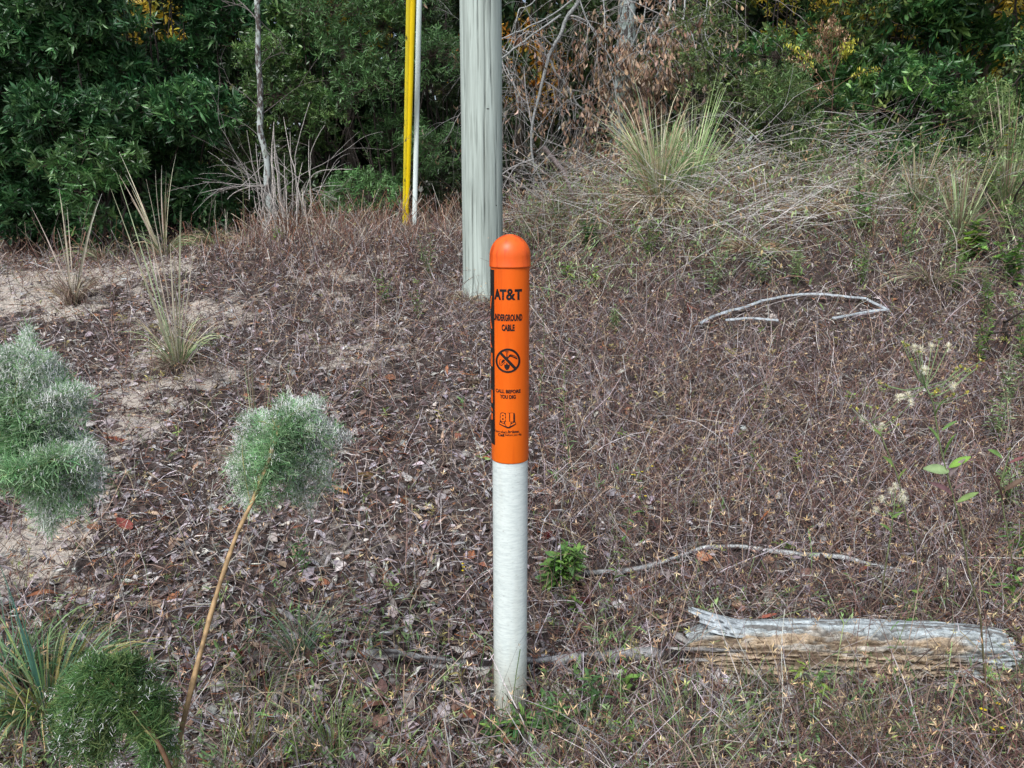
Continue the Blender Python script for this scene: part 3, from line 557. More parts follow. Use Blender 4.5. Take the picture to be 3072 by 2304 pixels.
TW = [('thin pale grey stick lying left of the post above the charred limb', [(905, 1310), (960, 1272), (1010, 1250), (1060, 1248)], .004), ('long thin grey stick crossing the litter from lower left toward the post', [(500, 1475), (600, 1440), (700, 1388), (800, 1322), (925, 1240)], .003),
      ('grey forked twig standing out of the weeds right of the sleeve', [(1180, 700), (1240, 690), (1290, 640), (1330, 600)], .005), ('short pale stick under the lichen branch', [(1150, 1300), (1180, 1290), (1210, 1260), (1280, 1225)], .004),
      ('grey stick lying by the tan weeds above the wire frame', [(1080, 560), (1180, 540), (1300, 548), (1420, 530)], .006), ('pale stick at the foot of the yellow guard', [(640, 500), (740, 478), (860, 462), (960, 430)], .008), ('dark stick beside the sandy patch under the bunch grass', [(230, 955), (275, 945), (330, 900)], .004),
      ('bent pale branch on the litter beside the pine cone', [(880, 905), (960, 880), (1000, 860), (1050, 862)], .003)]
for lb, pp, r_ in TW: limb('fallen_twig', lb, pp, r_, r_*.6, c_grey, 1.2, 'twig', .15, 7)
# ------------------------------------------------------------------ white plastic frame
fr_pts = [[(1512, 716), (1560, 697), (1600, 682), (1645, 664), (1700, 657), (1790, 655), (1868, 658), (1918, 688), (1860, 696), (1797, 704)], [(1566, 709), (1620, 709), (1680, 710)]]
m_fr = attr_mat('white_plastic_strip', .5, .4, 0, 150, .3)
fw = G(1700, 657); ft = thing('plastic_edging_frame', 'bent frame of thin white plastic strip lying flat in the brown weeds', 'plastic frame', tuple(fw))
for pl in fr_pts:
    pp = np.array([G(*q) for q in pl]); s_ = np.concatenate([[0], np.cumsum(np.linalg.norm(np.diff(pp, axis=0), axis=1))]); tt = np.linspace(0, s_[-1], int(s_[-1]/.012))
    q = np.stack([np.interp(tt, s_, pp[:, i]) for i in range(3)], 1); q[:, 2] = H(q[:, 0], q[:, 1], True)+.045+.010*np.sin(tt*9)
    T = nz(np.gradient(q, axis=0)); s1 = nz(np.cross(T, [0, 0, 1.0])); b = B(); prof = [(-1, 0), (-1, .012), (-.75, .012), (-.7, .003), (-.0, .0015), (.7, .003), (.75, .012), (1, .012), (1, 0)]; n = len(prof); w = .0075
    V = np.array([[q[i]+s1[i]*a_*w+np.array([0, 0, c_]) for a_, c_ in prof] for i in range(len(q))]).reshape(-1, 3)
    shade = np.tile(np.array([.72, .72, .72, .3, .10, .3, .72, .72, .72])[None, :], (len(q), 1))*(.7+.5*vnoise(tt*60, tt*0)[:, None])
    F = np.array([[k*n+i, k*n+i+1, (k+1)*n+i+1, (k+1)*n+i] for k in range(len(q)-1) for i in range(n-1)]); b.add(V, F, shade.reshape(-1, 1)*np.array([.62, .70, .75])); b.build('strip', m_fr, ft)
# ------------------------------------------------------------------ grasses
def blades(b, p, n, h, spread, cols, w=.0022, droop=.5, lean=(0, 0), base=.03, cw=None, hv=.5, K=7):
    p = np.asarray(p); a = rs.rand(n)*2*pi; sp = spread*np.sqrt(rs.rand(n)); hh = h*(1-hv*rs.rand(n))
    o = np.stack([np.cos(a), np.sin(a), 0*a], 1); side = rdir(n); side[:, 2] = 0
    d = nz(o*sp[:, None]+np.array([lean[0], lean[1], 1.0])+.06*rs.normal(size=(n, 3)))
    t = np.linspace(0, 1, K)[None, :, None]; dr = (droop*(.3+1.2*rs.rand(n)))[:, None, None]
    P0 = p+o*(base*rs.rand(n))[:, None]
    out = nz(o+side*.5); Pt = P0[:, None]+hh[:, None, None]*(d[:, None]*t+dr*(out[:, None]*.55*t**2+np.array([0, 0, -.65])*t**3))
    g = H(Pt[..., 0], Pt[..., 1], True)+.004; Pt[..., 2] = np.where(np.arange(K)[None] > 0, np.maximum(Pt[..., 2], g), Pt[..., 2])
    c = pick(cols, n, cw, .25); wr = w*(.6+.7*rs.rand(n))*float(np.clip(p[1]/3.6, 1, 1.9)); c = c*float(np.clip(p[1]/4, 1, 1.25))
    b.strands(Pt, wr[:, None]*np.interp(np.linspace(0, 1, K), [0, .5, 1], [.8, 1, .15])[None], c*.6, flat=True, col2=c*1.15)
    return Pt
GGR = [(.12, .20, .08), (.20, .28, .13), (.30, .36, .20)]; GTA = [(.40, .34, .22), (.50, .43, .30), (.28, .20, .12)]; GBG = [(.16, .32, .18), (.12, .25, .12), (.30, .44, .20)]; GDR = [(.30, .24, .18), (.42, .37, .29), (.18, .12, .09)]
GGB = [(.20, .34, .14), (.34, .46, .22), (.50, .58, .34)]; GTB = [(.62, .54, .38), (.74, .66, .50), (.44, .34, .22)]
def tuft(px, py, label, specs, group=None, p=None, name='grass_clump'):
    p = G(px, py) if p is None else p; t = thing(name, label, 'grass', tuple(p), group)
    for nm, n, h, sp, cols, w, dr, lean in specs:
        b = B(); blades(b, p, n, h, sp, cols, w, dr, lean, .05 if n > 60 else .025); b.build(nm, M_GRASS if nm != 'dry_blades' else M_DRY, t)
    return t
tuft(1425, 478, 'tallest bunch of green and straw coloured grass at the foot of the dead leafy branches', [('blades', 260, 1.0, .22, GGB+GTB, .0021, .42, (-.05, 0)), ('dry_blades', 420, .55, .8, GTB+GDR, .0020, 1.1, (0, 0)), ('stalks', 130, 1.3, .15, GGB+GTB, .0023, .38, (-.14, 0))])
tuft(1482, 452, 'upright green grass growing just right of the tallest straw coloured bunch', [('blades', 150, .9, .24, GGB, .0021, .32, (.10, 0)), ('stalks', 50, 1.15, .18, [(.36, .54, .22), (.50, .58, .34)], .0024, .16, (.12, 0))])
tuft(385, 800, 'pale green bunch grass with long thin stalks on the left slope', [('blades', 110, .46, .5, GGB+GTB, .0022, .6, (0, 0)), ('dry_blades', 170, .22, 1.2, GDR, .0016, 1.1, (0, 0)), ('stalks', 20, 1.15, .16, [(.42, .48, .30), (.56, .54, .38)], .0028, .08, (-.06, .0))])
tuft(355, 560, 'thin dry grass with tall seed stalks at the back of the sandy patch', [('blades', 40, .45, .7, GTA+GGR, .0028, .7, (0, 0)), ('stalks', 12, 1.15, .22, GTB, .0030, .10, (-.10, 0))])
tuft(160, 660, 'small grey brown dead grass tuft at the edge of the pale sand', [('blades', 110, .38, .5, GDR, .0024, .8, (0, 0)), ('stalks', 9, .95, .2, GTB, .0028, .12, (.03, 0))])
tuft(105, 1560, 'big green arching grass clump at the lower left corner behind the dark plume', [('blades', 330, .38, .75, GBG+[(.32, .34, .10), (.42, .36, .16)], .0024, .7, (0, .0)), ('dry_blades', 160, .18, 1.1, GDR, .0014, 1.0, (0, 0)), ('stalks', 9, .50, .18, [(.16, .38, .28), (.24, .40, .16)], .0026, .1, (0, 0))])
tuft(35, 1480, 'green grass clump cut by the left edge above the big arching clump', [('blades', 130, .30, .6, GBG, .0022, .6, (0, 0)), ('stalks', 6, .42, .2, [(.18, .40, .28)], .0026, .1, (0, 0))])
tuft(560, 1010, 'grey straw tuft with thin upright stalks directly behind the small feathery plume', [('dry_blades', 330, .26, 1.1, GDR+[(.5, .47, .42)], .0016, 1.1, (-.15, -.1)), ('stalks', 18, .55, .2, GTB+GGB, .0022, .08, (0, 0))])
tuft(650, 1420, 'blue green grass shoots left of the lower post in brown litter', [('blades', 60, .27, .6, [(.22, .36, .24), (.16, .26, .12), (.32, .40, .24)], .0018, .5, (.05, 0))])
tuft(560, 1500, 'grey green drooping grass tuft in the litter right of the leaning brown stem', [('blades', 110, .16, .9, GGR+GDR, .0013, .9, (0, 0))])
tuft(720, 1640, 'bright thin green grass at the bottom edge left of the post', [('blades', 70, .22, .45, [(.2, .32, .10), (.3, .40, .16)], .0012, .35, (.1, 0))])
tuft(540, 1655, 'slender yellow green stalks rising at the bottom edge beside the leaning stem', [('blades', 36, .26, .3, [(.24, .34, .10), (.36, .42, .16)], .0013, .25, (0, 0))])
tuft(1500, 1640, 'green grass with loose curved blades at the bottom edge right of the post', [('blades', 80, .26, .6, [(.2, .33, .13), (.3, .38, .2), (.42, .38, .24)], .0013, .5, (0, 0))])
tuft(1880, 1640, 'fine grass stems in front of the log at the bottom right', [('blades', 90, .24, .7, [(.16, .24, .10), (.34, .34, .18), (.4, .34, .2)], .0012, .6, (0, 0))])
tuft(1958, 1450, 'stiff blue grey grass sprig standing in front of the log', [('blades', 34, .15, .5, [(.36, .44, .40), (.30, .38, .32)], .0013, .35, (0, 0))])
tuft(2010, 620, 'dry grey bunch grass leaning over at the right side of the bank', [('dry_blades', 120, .40, 1.0, GDR+[(.26, .3, .16)], .0016, 1.0, (-.2, -.2))])
tuft(1560, 860, 'low tuft of thin dry grass below the wire frame', [('dry_blades', 70, .18, .9, GDR, .0015, .8, (0, 0))])
tuft(230, 535, 'dry curled grass sprouting where the dark shrubs meet the sand', [('blades', 50, .40, .8, GTA+GGR, .003, .9, (0, 0))])
tuft(640, 505, 'brown grass fringe at the foot of the lichen covered sapling', [('dry_blades', 160, .36, .9, GDR+[(.24, .12, .08)], .0026, .8, (0, 0))])
tuft(1130, 470, 'pale straw fringe right of the wooden pole', [('dry_blades', 120, .32, .9, GDR+GTA, .003, .8, (0, 0))])
tuft(470, 520, 'arching pale green grass left of the lichen covered sapling', [('blades', 90, .34, 1.0, GGR+GTA, .003, .9, (0, 0))])
tuft(1190, 1290, 'dry grass strands lying behind the post foot', [('dry_blades', 60, .16, 1.0, GDR, .0012, .8, (0, 0))])
tuft(2170, 470, 'tall dry straw stalks at the right edge of the thicket', [('stalks', 60, 1.15, .24, GTA+GGB+[(.34, .34, .22), (.2, .22, .12)], .0024, .12, (0, 0)), ('blades', 90, .6, .4, GGR+GTA, .003, .5, (0, 0))])
tuft(2070, 520, 'brown and green stalks beside the yellow flowers at the right edge', [('stalks', 55, .85, .3, GTA+GGB, .0022, .15, (0, 0)), ('blades', 80, .5, .6, GDR+GGR, .003, .6, (0, 0))])
tuft(1975, 470, 'mixed green and straw stems growing in front of the right hand laurel', [('stalks', 36, .75, .3, GGR+GTA, .0022, .15, (0, 0)), ('blades', 60, .4, .6, GGR, .003, .6, (0, 0))])
tuft(1760, 480, 'mound of tan dry stems on the crest below the seed head', [('dry_blades', 200, .35, .9, GTA+[(.35, .22, .13)], .0028, .8, (0, 0))])
tuft(1620, 560, 'tan dry stems heaped right of the tall bunch grass', [('dry_blades', 180, .30, .9, GTA+[(.32, .18, .11)], .0025, .8, (0, 0))])
tuft(1000, 655, 'thin dry grass ringing the foot of the utility pole', [('dry_blades', 90, .16, .9, GDR+GTA, .0016, .8, (0, 0))], p=np.array([ux-.10, uy-.16, float(H(ux-.10, uy-.16))]))
tuft(1060, 655, 'sparse straw coloured grass between the utility pole and the marker', [('dry_blades', 60, .13, .9, GDR, .0015, .8, (0, 0))], p=np.array([ux+.08, uy-.17, float(H(ux+.08, uy-.17))]))
tuft(760, 1480, 'thin dry and green blades in front of the charred limb left of the post', [('blades', 60, .15, .7, GGR+GDR, .0012, .7, (0, 0))])
tuft(1620, 1500, 'wispy green and tan grass against the front left of the log', [('blades', 50, .13, .7, GGR+GDR, .0011, .6, (0, 0))])
# ------------------------------------------------------------------ leafy weeds
def stem_pts(p, h, lean, K=9, wob=.03, curve=(0, 0)):
    t = np.linspace(0, 1, K); ph = random.uniform(0, 6)
    return np.stack([p[0]+lean[0]*t*h+curve[0]*h*t*t+wob*h*np.sin(t*5+ph)*t, p[1]+lean[1]*t*h+curve[1]*h*t*t, p[2]+h*t], 1)
def weed(px, py, h, nl, Ll_, Lw, col, label, lean=(0, 0), stems=1, r=.0016, shape='lance', cat='weed', name='leafy_weed', flowers=None, scol=(.20, .26, .11), group=None, p=None, lmin=.1, spread=.5, branch=0, mt=None):
    p = G(px, py) if p is None else p; t = thing(name, label, cat, tuple(p), group); bs = B(); bl = B(); FLQ = []; r = r*float(np.clip(p[1]/3.2, 1, 1.8)); Lw = Lw*float(np.clip(p[1]/4, 1, 1.3)); nl = int(nl*1.25); h = h*1.08
    tl_ = [leaf(1, Lw*random.uniform(.85, 1.15), .06, -.2-.3*random.random(), 4, shape) for _ in range(3)]
    for s in range(stems):
        hh = h*random.uniform(.65, 1.0) if s else h; ln = (lean[0]+(random.uniform(-.4, .4) if s else 0), lean[1]+(random.uniform(-.3, .3) if s else 0))
        sp_ = stem_pts(p, hh, ln); K = len(sp_); bs.strands(sp_, np.linspace(r, r*.45, K), np.array(scol)*random.uniform(.8, 1.2), 5)
        n = max(2, int(nl)); tt = lmin+(1-lmin)*np.linspace(0, 1, n)**.9; pos = np.stack([np.interp(tt, np.linspace(0, 1, K), sp_[:, i]) for i in range(3)], 1)
        a = np.arange(n)*2.4+random.random()*6; d = np.stack([np.cos(a), np.sin(a), np.full(n, spread)+.3*rs.normal(size=n)], 1)
        k = s % 3; bl.inst(tl_[k], pos, frame(d, rs.normal(size=n)*.3), Ll_*(.6+.6*rs.rand(n))*np.interp(tt, [0, .6, 1], [1, 1, .6]), pick(col, n, None, .25))
        if branch:
            for q in range(branch):
                tq = random.uniform(.55, .98); b0 = np.array([np.interp(tq, np.linspace(0, 1, K), sp_[:, i]) for i in range(3)]); d0 = nz(np.array([random.uniform(-1, 1), random.uniform(-.7, .7), random.uniform(.5, 1.1)])); L0 = h*random.uniform(.10, .26)
                bp_ = b0+d0*np.linspace(0, 1, 5)[:, None]*L0+np.array([0, 0, .15*L0])*(np.linspace(0, 1, 5)[:, None]**2); bs.strands(bp_, np.linspace(r*.5, r*.3, 5), np.array(scol)*1.2, 4)
                if flowers:
                    for e in range(flowers[1]):
                        e0 = bp_[2+e % 3]; e1 = e0+nz(np.array([random.uniform(-1, 1), random.uniform(-1, 1), random.uniform(.2, 1.2)]))*L0*.3; bs.strands(np.array([e0, (e0+e1)/2, e1]), r*.25, np.array(scol)*1.2, 3); FLQ.append((e1, flowers[0]))
        elif flowers:
            FLQ.append((sp_[-1], flowers[0]))
    bs.build('stem', M_SOFT, t); bl.build('leaves', mt or M_SOFT, t)
    for e_, k_ in FLQ: f_ = B(); flower(f_, e_, k_); f_.build('flower', M_FLOW, t)
    return t
def flower(b, p, kind):
    if kind == 'yellow':
        n = 6; a = np.arange(n)*2*pi/n; b.inst(leaf(1, .7, .02, .1, 2, 'round'), np.tile(p, (n, 1)), frame(np.stack([np.cos(a), np.sin(a), 0*a+.2], 1)), .0062, np.array([.80, .62, .02]))
    elif kind == 'yellow_big':
        n = 7; a = np.arange(n)*2*pi/n; b.inst(leaf(1, .6, .02, .1, 2, 'round'), np.tile(p, (n, 1)), frame(np.stack([np.cos(a), np.sin(a), 0*a+.2], 1)), .022, np.array([.85, .66, .02]))
    elif kind == 'bud':
        d = rdir(9, .6); b.inst(leaf(1, .5, .1, .2, 2, 'round'), np.tile(p, (9, 1)), frame(d), .0095, pick([(.55, .56, .14), (.62, .55, .12), (.35, .42, .14)], 9))
    elif kind == 'puff':
        d = rdir(110, .2); b.inst(leaf(1, .34, .02, .05, 1, 'lance'), np.tile(p, (110, 1)), frame(d), .0115+.003*rs.rand(110), pick([(.98, .94, .78), (.88, .80, .56)], 110, None, .1))
    elif kind == 'tiny':
        d = rdir(6, .5); b.inst(leaf(1, .4, .1, .2, 1), np.tile(p, (6, 1)), frame(d), .006, pick([(.7, .72, .62), (.55, .58, .42)], 6))
LG = [(.14, .28, .07), (.20, .36, .08), (.10, .20, .06)]; LM = [(.26, .42, .08), (.34, .48, .10)]; DG = [(.06, .14, .05), (.09, .19, .07), (.12, .24, .08)]
# right hand flowering weed
fp = AT(2080, 1.72); fp = G(2120, 1500)
def fweed(root_px, joints, label, leaves, puffs, buds):
    rp = G(*root_px); t = thing('flowering_weed', label, 'wildflower', tuple(rp)); bs = B(); bl = B(); bf = B(); dist = rp[1]
    J = [rp]+[P(x, y, dist) for x, y in joints]; J = np.array(J); tt = np.linspace(0, len(J)-1, 30); sp_ = np.stack([np.interp(tt, np.arange(len(J)), J[:, i]) for i in range(3)], 1)
    bs.strands(sp_, np.linspace(.0030, .0016, 30), (.20, .17, .10), 5, col2=(.26, .36, .16))
    for (x0, y0, x1, y1, wd, c) in leaves:
        a_ = P(x0, y0, dist); e = P(x1, y1, dist-.02); d = e-a_; bl.inst(leaf(1, wd, .07, -.12, 6), a_[None], frame(nz(d)[None], np.array([.9*(1 if x1 > x0 else -1)])), np.linalg.norm(d), np.array(c))
    top = J[-1]
    for (x, y, kd) in [(a, b_, 'puff') for a, b_ in puffs]+[(a, b_, 'bud') for a, b_ in buds]:
        e = P(x, y, dist+random.uniform(-.05, .05)); near = sp_[np.argmin(np.linalg.norm(sp_[18:]-e, axis=1))+18] if len(sp_) > 18 else top; mid = (near*.55+e*.45)+np.array([0, 0, -.012]); mid2 = near*.2+e*.8+np.array([0, 0, -.004]); bs.strands(np.array([near, mid, mid2, e]), .0011, (.30, .42, .20), 4); f_ = B(); flower(f_, e, kd); f_.build('seed_head' if kd == 'puff' else 'bud', M_FLOW, t)
    bs.build('stem', M_SOFT, t); bl.build('leaves', M_SOFT, t); return t
fweed((2130, 1500), [(2118, 1330), (2092, 1230), (2078, 1140), (2050, 1040), (2030, 960), (2016, 870), (2000, 835)], 'tall weed with cream seed puffs, yellow buds and purple lower leaves at the right',
      [(2050, 1010, 2095, 985, .36, (.24, .44, .08)), (2050, 1018, 2000, 1010, .36, (.30, .42, .20)), (2052, 1030, 2080, 990, .3, (.38, .30, .30)), (2060, 1070, 2015, 1040, .2, (.22, .12, .13)), (2068, 1085, 2112, 1062, .28, (.20, .30, .10)), (2040, 985, 2058, 935, .28, (.26, .44, .12)), (2030, 960, 2012, 920, .24, (.24, .40, .12)), (2035, 930, 2065, 908, .22, (.22, .40, .12)), (2020, 900, 2035, 860, .28, (.26, .42, .12)), (2060, 1060, 2085, 1040, .2, (.3, .2, .2))],
      [(1975, 752), (2012, 750), (2048, 750), (1990, 756), (1998, 800), (2060, 835), (1940, 860), (1962, 855)], [(1950, 742), (1960, 748), (1985, 762), (1968, 780), (2030, 735), (2065, 800), (2075, 795), (2085, 800), (2095, 805), (2110, 795), (2120, 780), (2060, 855), (1900, 830), (1915, 835), (2020, 850), (2045, 860), (2025, 845), (2090, 850)])
fweed((1985, 1300), [(1980, 1200), (1960, 1130), (1940, 1030), (1905, 945), (1880, 910)], 'slim yellow green weed with small seed puffs left of the tall seed puff weed', [(1930, 1010, 1912, 985, .3, (.24, .38, .10)), (1940, 1040, 1955, 1010, .3, (.3, .42, .12)), (1905, 945, 1890, 925, .3, (.24, .38, .10))], [(1862, 905), (1948, 858), (1968, 870), (1905, 920), (1888, 925)], [(1838, 880), (1850, 885), (1895, 880), (1930, 905), (1940, 920)])
fweed((1900, 1340), [(1910, 1240), (1925, 1150), (1932, 1090)], 'low stem of pale starry seed heads behind the right half of the lichen branch', [(1925, 1150, 1905, 1130, .2, (.2, .34, .1)), (1925, 1120, 1950, 1105, .2, (.2, .34, .1))], [(1905, 1078), (1925, 1060), (1945, 1075), (1955, 1080), (1892, 1102), (1935, 1050), (1950, 1065)], [(1940, 1095)])
fweed((2220, 1320), [(2190, 1230), (2170, 1120), (2160, 1050), (2180, 980)], 'purple leaved stalk leaning in at the right edge', [(2165, 1080, 2150, 1020, .26, (.14, .08, .07)), (2170, 1060, 2215, 1030, .24, (.15, .10, .07)), (2180, 1000, 2215, 985, .24, (.22, .09, .09)), (2165, 1040, 2180, 1010, .3, (.20, .32, .10)), (2165, 990, 2140, 970, .3, (.2, .36, .1))], [], [(2180, 970)])
weed(1195, 1272, .155, 22, .062, .28, LG, 'bushy green weed with toothed leaves immediately right of the white tube', stems=11, lean=(.25, 0), r=.0015, mt=M_LEAF)
weed(1240, 1330, .07, 7, .04, .3, LG, 'small dark green sprig below the bushy weed right of the tube', stems=2)
weed(1130, 1600, .075, 9, .05, .26, DG+LG, 'leafy green weed growing over the buried foot of the post', stems=7, r=.0012)
weed(1205, 1600, .12, 10, .05, .26, DG+LG, 'dark green weed to the right of the buried foot of the post', stems=6, r=.0012)
weed(1060, 1615, .08, 8, .04, .26, DG+LG, 'green weed to the left of the buried foot of the post', stems=4, r=.0012)
weed(1290, 1560, .15, 9, .045, .28, DG, 'dark green weed under the near end of the charred limb', stems=4, r=.0012)
weed(1350, 1520, .12, 8, .04, .3, LG, 'mid green upright weed between the post and the log', stems=3, r=.0012)
weed(1760, 1560, .14, 9, .04, .3, LM+LG, 'lime green weed in front of the middle of the log', stems=3, r=.0012)
weed(1720, 1500, .10, 7, .035, .3, LM, 'yellow green sprig against the front of the log', stems=2, r=.001)
weed(1310, 1330, .34, 14, .035, .18, LG, 'thin tall green stem with narrow leaves right of the white tube', lean=(.18, .05), r=.0018, name='tall_weed')
weed(1395, 1200, .30, 12, .035, .2, LG+LM, 'thin branching stem with tiny yellow flowers in the middle of the slope', lean=(-.1, 0), branch=5, flowers=('yellow', 1), r=.0012, name='tall_weed')
weed(1230, 1040, .50, 20, .045, .18, [(.16, .26, .10), (.24, .34, .16)], 'tall green stemmed weed rising just right of the orange sleeve', lean=(-.06, 0), r=.002, name='tall_weed', branch=2)
weed(1165, 900, .52, 16, .04, .2, [(.22, .30, .15)], 'pale green stem crossing close behind the right edge of the sleeve', lean=(.03, 0), r=.002, name='tall_weed')
weed(1620, 1070, .22, 10, .035, .2, LG, 'slim green stem standing alone in the brown weeds right of centre', lean=(.0, 0), r=.0013, name='tall_weed', branch=3, flowers=('tiny', 2))
weed(1650, 940, .24, 12, .03, .2, [(.2, .3, .12)], 'pale stemmed weed with tiny whitish flowers below the wire frame', lean=(-.05, 0), r=.0013, name='tall_weed', branch=6, flowers=('tiny', 2))
weed(2165, 1350, .30, 8, .03, .2, LG, 'arching thin green stem above the right end of the log', lean=(-.5, 0), r=.001, name='tall_weed', branch=3, flowers=('tiny', 1))
weed(1890, 1500, .36, 4, .03, .45, LG, 'slender green stem with pale tips crossing in front of the log', lean=(.3, 0), r=.0013, name='tall_weed', branch=4, flowers=('tiny', 1))
weed(665, 1250, .17, 26, .035, .16, DG, 'dark green upright weed below the small feathery plume', lean=(-.15, 0), r=.0018, stems=2, name='tall_weed')
weed(800, 1420, .16, 9, .035, .22, [(.18, .28, .12)], 'grey green weed left of the post above the charred limb', stems=2, r=.0012)
weed(700, 1440, .12, 8, .03, .25, LM, 'yellow green weed between the leaning stem and the post', stems=2, r=.001)
weed(880, 1430, .26, 6, .03, .2, [(.22, .3, .15)], 'very thin green stem in the litter just left of the white tube', lean=(.1, 0), r=.0009, name='tall_weed', branch=4, flowers=('tiny', 1))
weed(1010, 1300, .12, 5, .02, .2, [(.22, .3, .15)], 'wispy weed with a single yellow flower left of the white tube', lean=(-.1, 0), r=.0009, branch=3, flowers=('yellow', 1))
weed(930, 600, .30, 26, .05, .12, [(.24, .32, .16), (.18, .28, .12)], 'feathery green weed in front of the left side of the wooden pole', stems=3, lean=(.05, 0), r=.002)
weed(830, 660, .22, 18, .04, .18, LG, 'low green weed on the slope left of the wooden pole', stems=3, r=.0018)
weed(905, 690, .18, 16, .04, .18, LG, 'fresh green sprig by the sandy patch left of the wooden pole', stems=2, r=.0018)
weed(1230, 610, .14, 10, .055, .3, LM+LG, 'bright green leafy weed behind the right side of the domed cap', stems=3, r=.002)
weed(1285, 625, .14, 10, .055, .3, LM, 'lime green broad leaved weed right of the domed cap', stems=2, r=.002)
weed(1275, 545, .26, 22, .07, .26, DG, 'dark green shrub seedling under the dead branches', stems=5, r=.003, mt=M_LEAF)
weed(1210, 500, .22, 18, .06, .26, DG, 'small dark leaved sprout just right of the wooden pole', stems=3, r=.003, mt=M_LEAF)
weed(600, 525, .12, 12, .07, .4, LG, 'small bright green plant at the foot of the lichen covered sapling', stems=2, r=.003)
weed(1860, 510, .50, 60, .07, .16, [(.10, .24, .06), (.16, .32, .08)], 'dense feathery dark green weed on the right crest', stems=2, lean=(-.15, 0), r=.003)
weed(1640, 620, .34, 30, .055, .2, [(.2, .3, .14)], 'soft green weed left of the wire frame', stems=3, lean=(0, 0), r=.002)
weed(1540, 640, .44, 34, .05, .18, [(.22, .34, .16)], 'tall soft green weed below the tall bunch grass', stems=3, r=.002)
weed(2100, 560, .24, 14, .11, .7, LM+LG, 'weed with broad rounded lime leaves at the right side', stems=3, r=.003, shape='round')
weed(2190, 620, .30, 22, .08, .5, LG, 'green weed with lobed leaves at the right edge', stems=3, r=.003, shape='oak')
weed(2140, 480, .62, 30, .05, .25, LG, 'yellow flowered weed at the right edge of the bank', stems=3, r=.0025, branch=4, flowers=('yellow_big', 1), cat='wildflower')
weed(2010, 450, .60, 26, .05, .25, LG, 'sparse yellow flowered stem in front of the right hand laurel', stems=2, r=.0025, branch=3, flowers=('yellow_big', 1), cat='wildflower')
weed(2200, 800, .3, 18, .05, .3, LG+[(.3, .4, .2)], 'grey green weed with yellow flowers low at the right edge', stems=3, r=.002, branch=2, flowers=('yellow', 1), cat='wildflower')
weed(2180, 1330, .16, 8, .05, .3, LG, 'fresh green leafy weed behind the right end of the log', stems=3, r=.0013)
weed(1720, 1010, .07, 8, .03, .3, LM, 'tiny bright yellow flowered weed in the middle of the brown weeds', stems=2, branch=2, flowers=('yellow', 1), r=.001)
weed(2150, 1640, .13, 6, .02, .3, LM, 'fine yellow flowered weed at the bottom right corner', stems=3, branch=2, flowers=('yellow', 1), r=.0009)
weed(1340, 1640, .13, 6, .02, .3, LM+LG, 'fine lime green weed with pale buds at the bottom edge right of the post', stems=6, branch=4, flowers=('tiny', 1), r=.0009)
weed(640, 1655, .13, 6, .02, .3, LM+LG, 'fine lime green weed with tiny buds at the bottom edge left of the post', stems=6, branch=4, flowers=('tiny', 1), r=.0009)
weed(1690, 1190, .035, 9, .045, .36, [(.25, .42, .08), (.55, .20, .05), (.3, .4, .1)], 'small rosette with green and orange leaves on the lichen branch', stems=1, r=.001, lmin=0, spread=.25)
weed(540, 445, .62, 16, .06, .1, GTA, 'bare pale seedling stems beside the sapling', stems=1, r=.003)
for (px, dist_, h_, lb) in ((1085, 1.79, .11, 'thin dark stemmed weed climbing in front of the buried foot of the white tube'), (1112, 1.80, .11, 'short leafy weed touching the front of the white tube'), (1150, 1.83, .15, 'wiry brown and green weed hugging the right side of the tube foot')):
    weed(0, 0, h_, 3, .022, .18, DG+[(.22, .12, .08)], lb, stems=6, r=.0008, p=AT(px, dist_), branch=0, scol=(.16, .10, .07))
for (px, py, h_, lb) in ((2060, 640, .35, 'pale green weed right of the wire frame corner'), (1960, 560, .34, 'thin green weed in the dry stems above the wire frame'), (2130, 700, .34, 'bushy grey green weed near the right edge above the seed puffs'), (1400, 560, .30, 'slim green weed below the left side of the tall bunch grass'), (1340, 520, .32, 'grey green weed at the foot of the dead branches'), (1720, 620, .26, 'soft weed just above the wire frame'), (1860, 620, .28, 'feathery green sprig above the right corner of the wire frame'), (2180, 1100, .2, 'green weed under the purple leaved stalk'), (2150, 960, .25, 'loose green weed left of the purple leaved stalk'), (1330, 720, .16, 'small pale weed beside the grey forked twig'), (2195, 720, .42, 'tall mixed green weed at the very right edge level with the wire frame'), (2175, 880, .3, 'leafy green weed at the right edge above the purple leaves'), (2110, 790, .26, 'yellow green weed just above the tall seed puffs'), (2050, 560, .4, 'upright green weed right of the leaning dry bunch grass'), (2200, 1230, .22, 'dark green weed at the right edge above the log end')):
    weed(px, py, h_, 22, .045, .2, random.choice([LG, [(.24, .36, .16), (.34, .46, .22)], LG+LM]), lb, stems=4, r=.0017, branch=1)
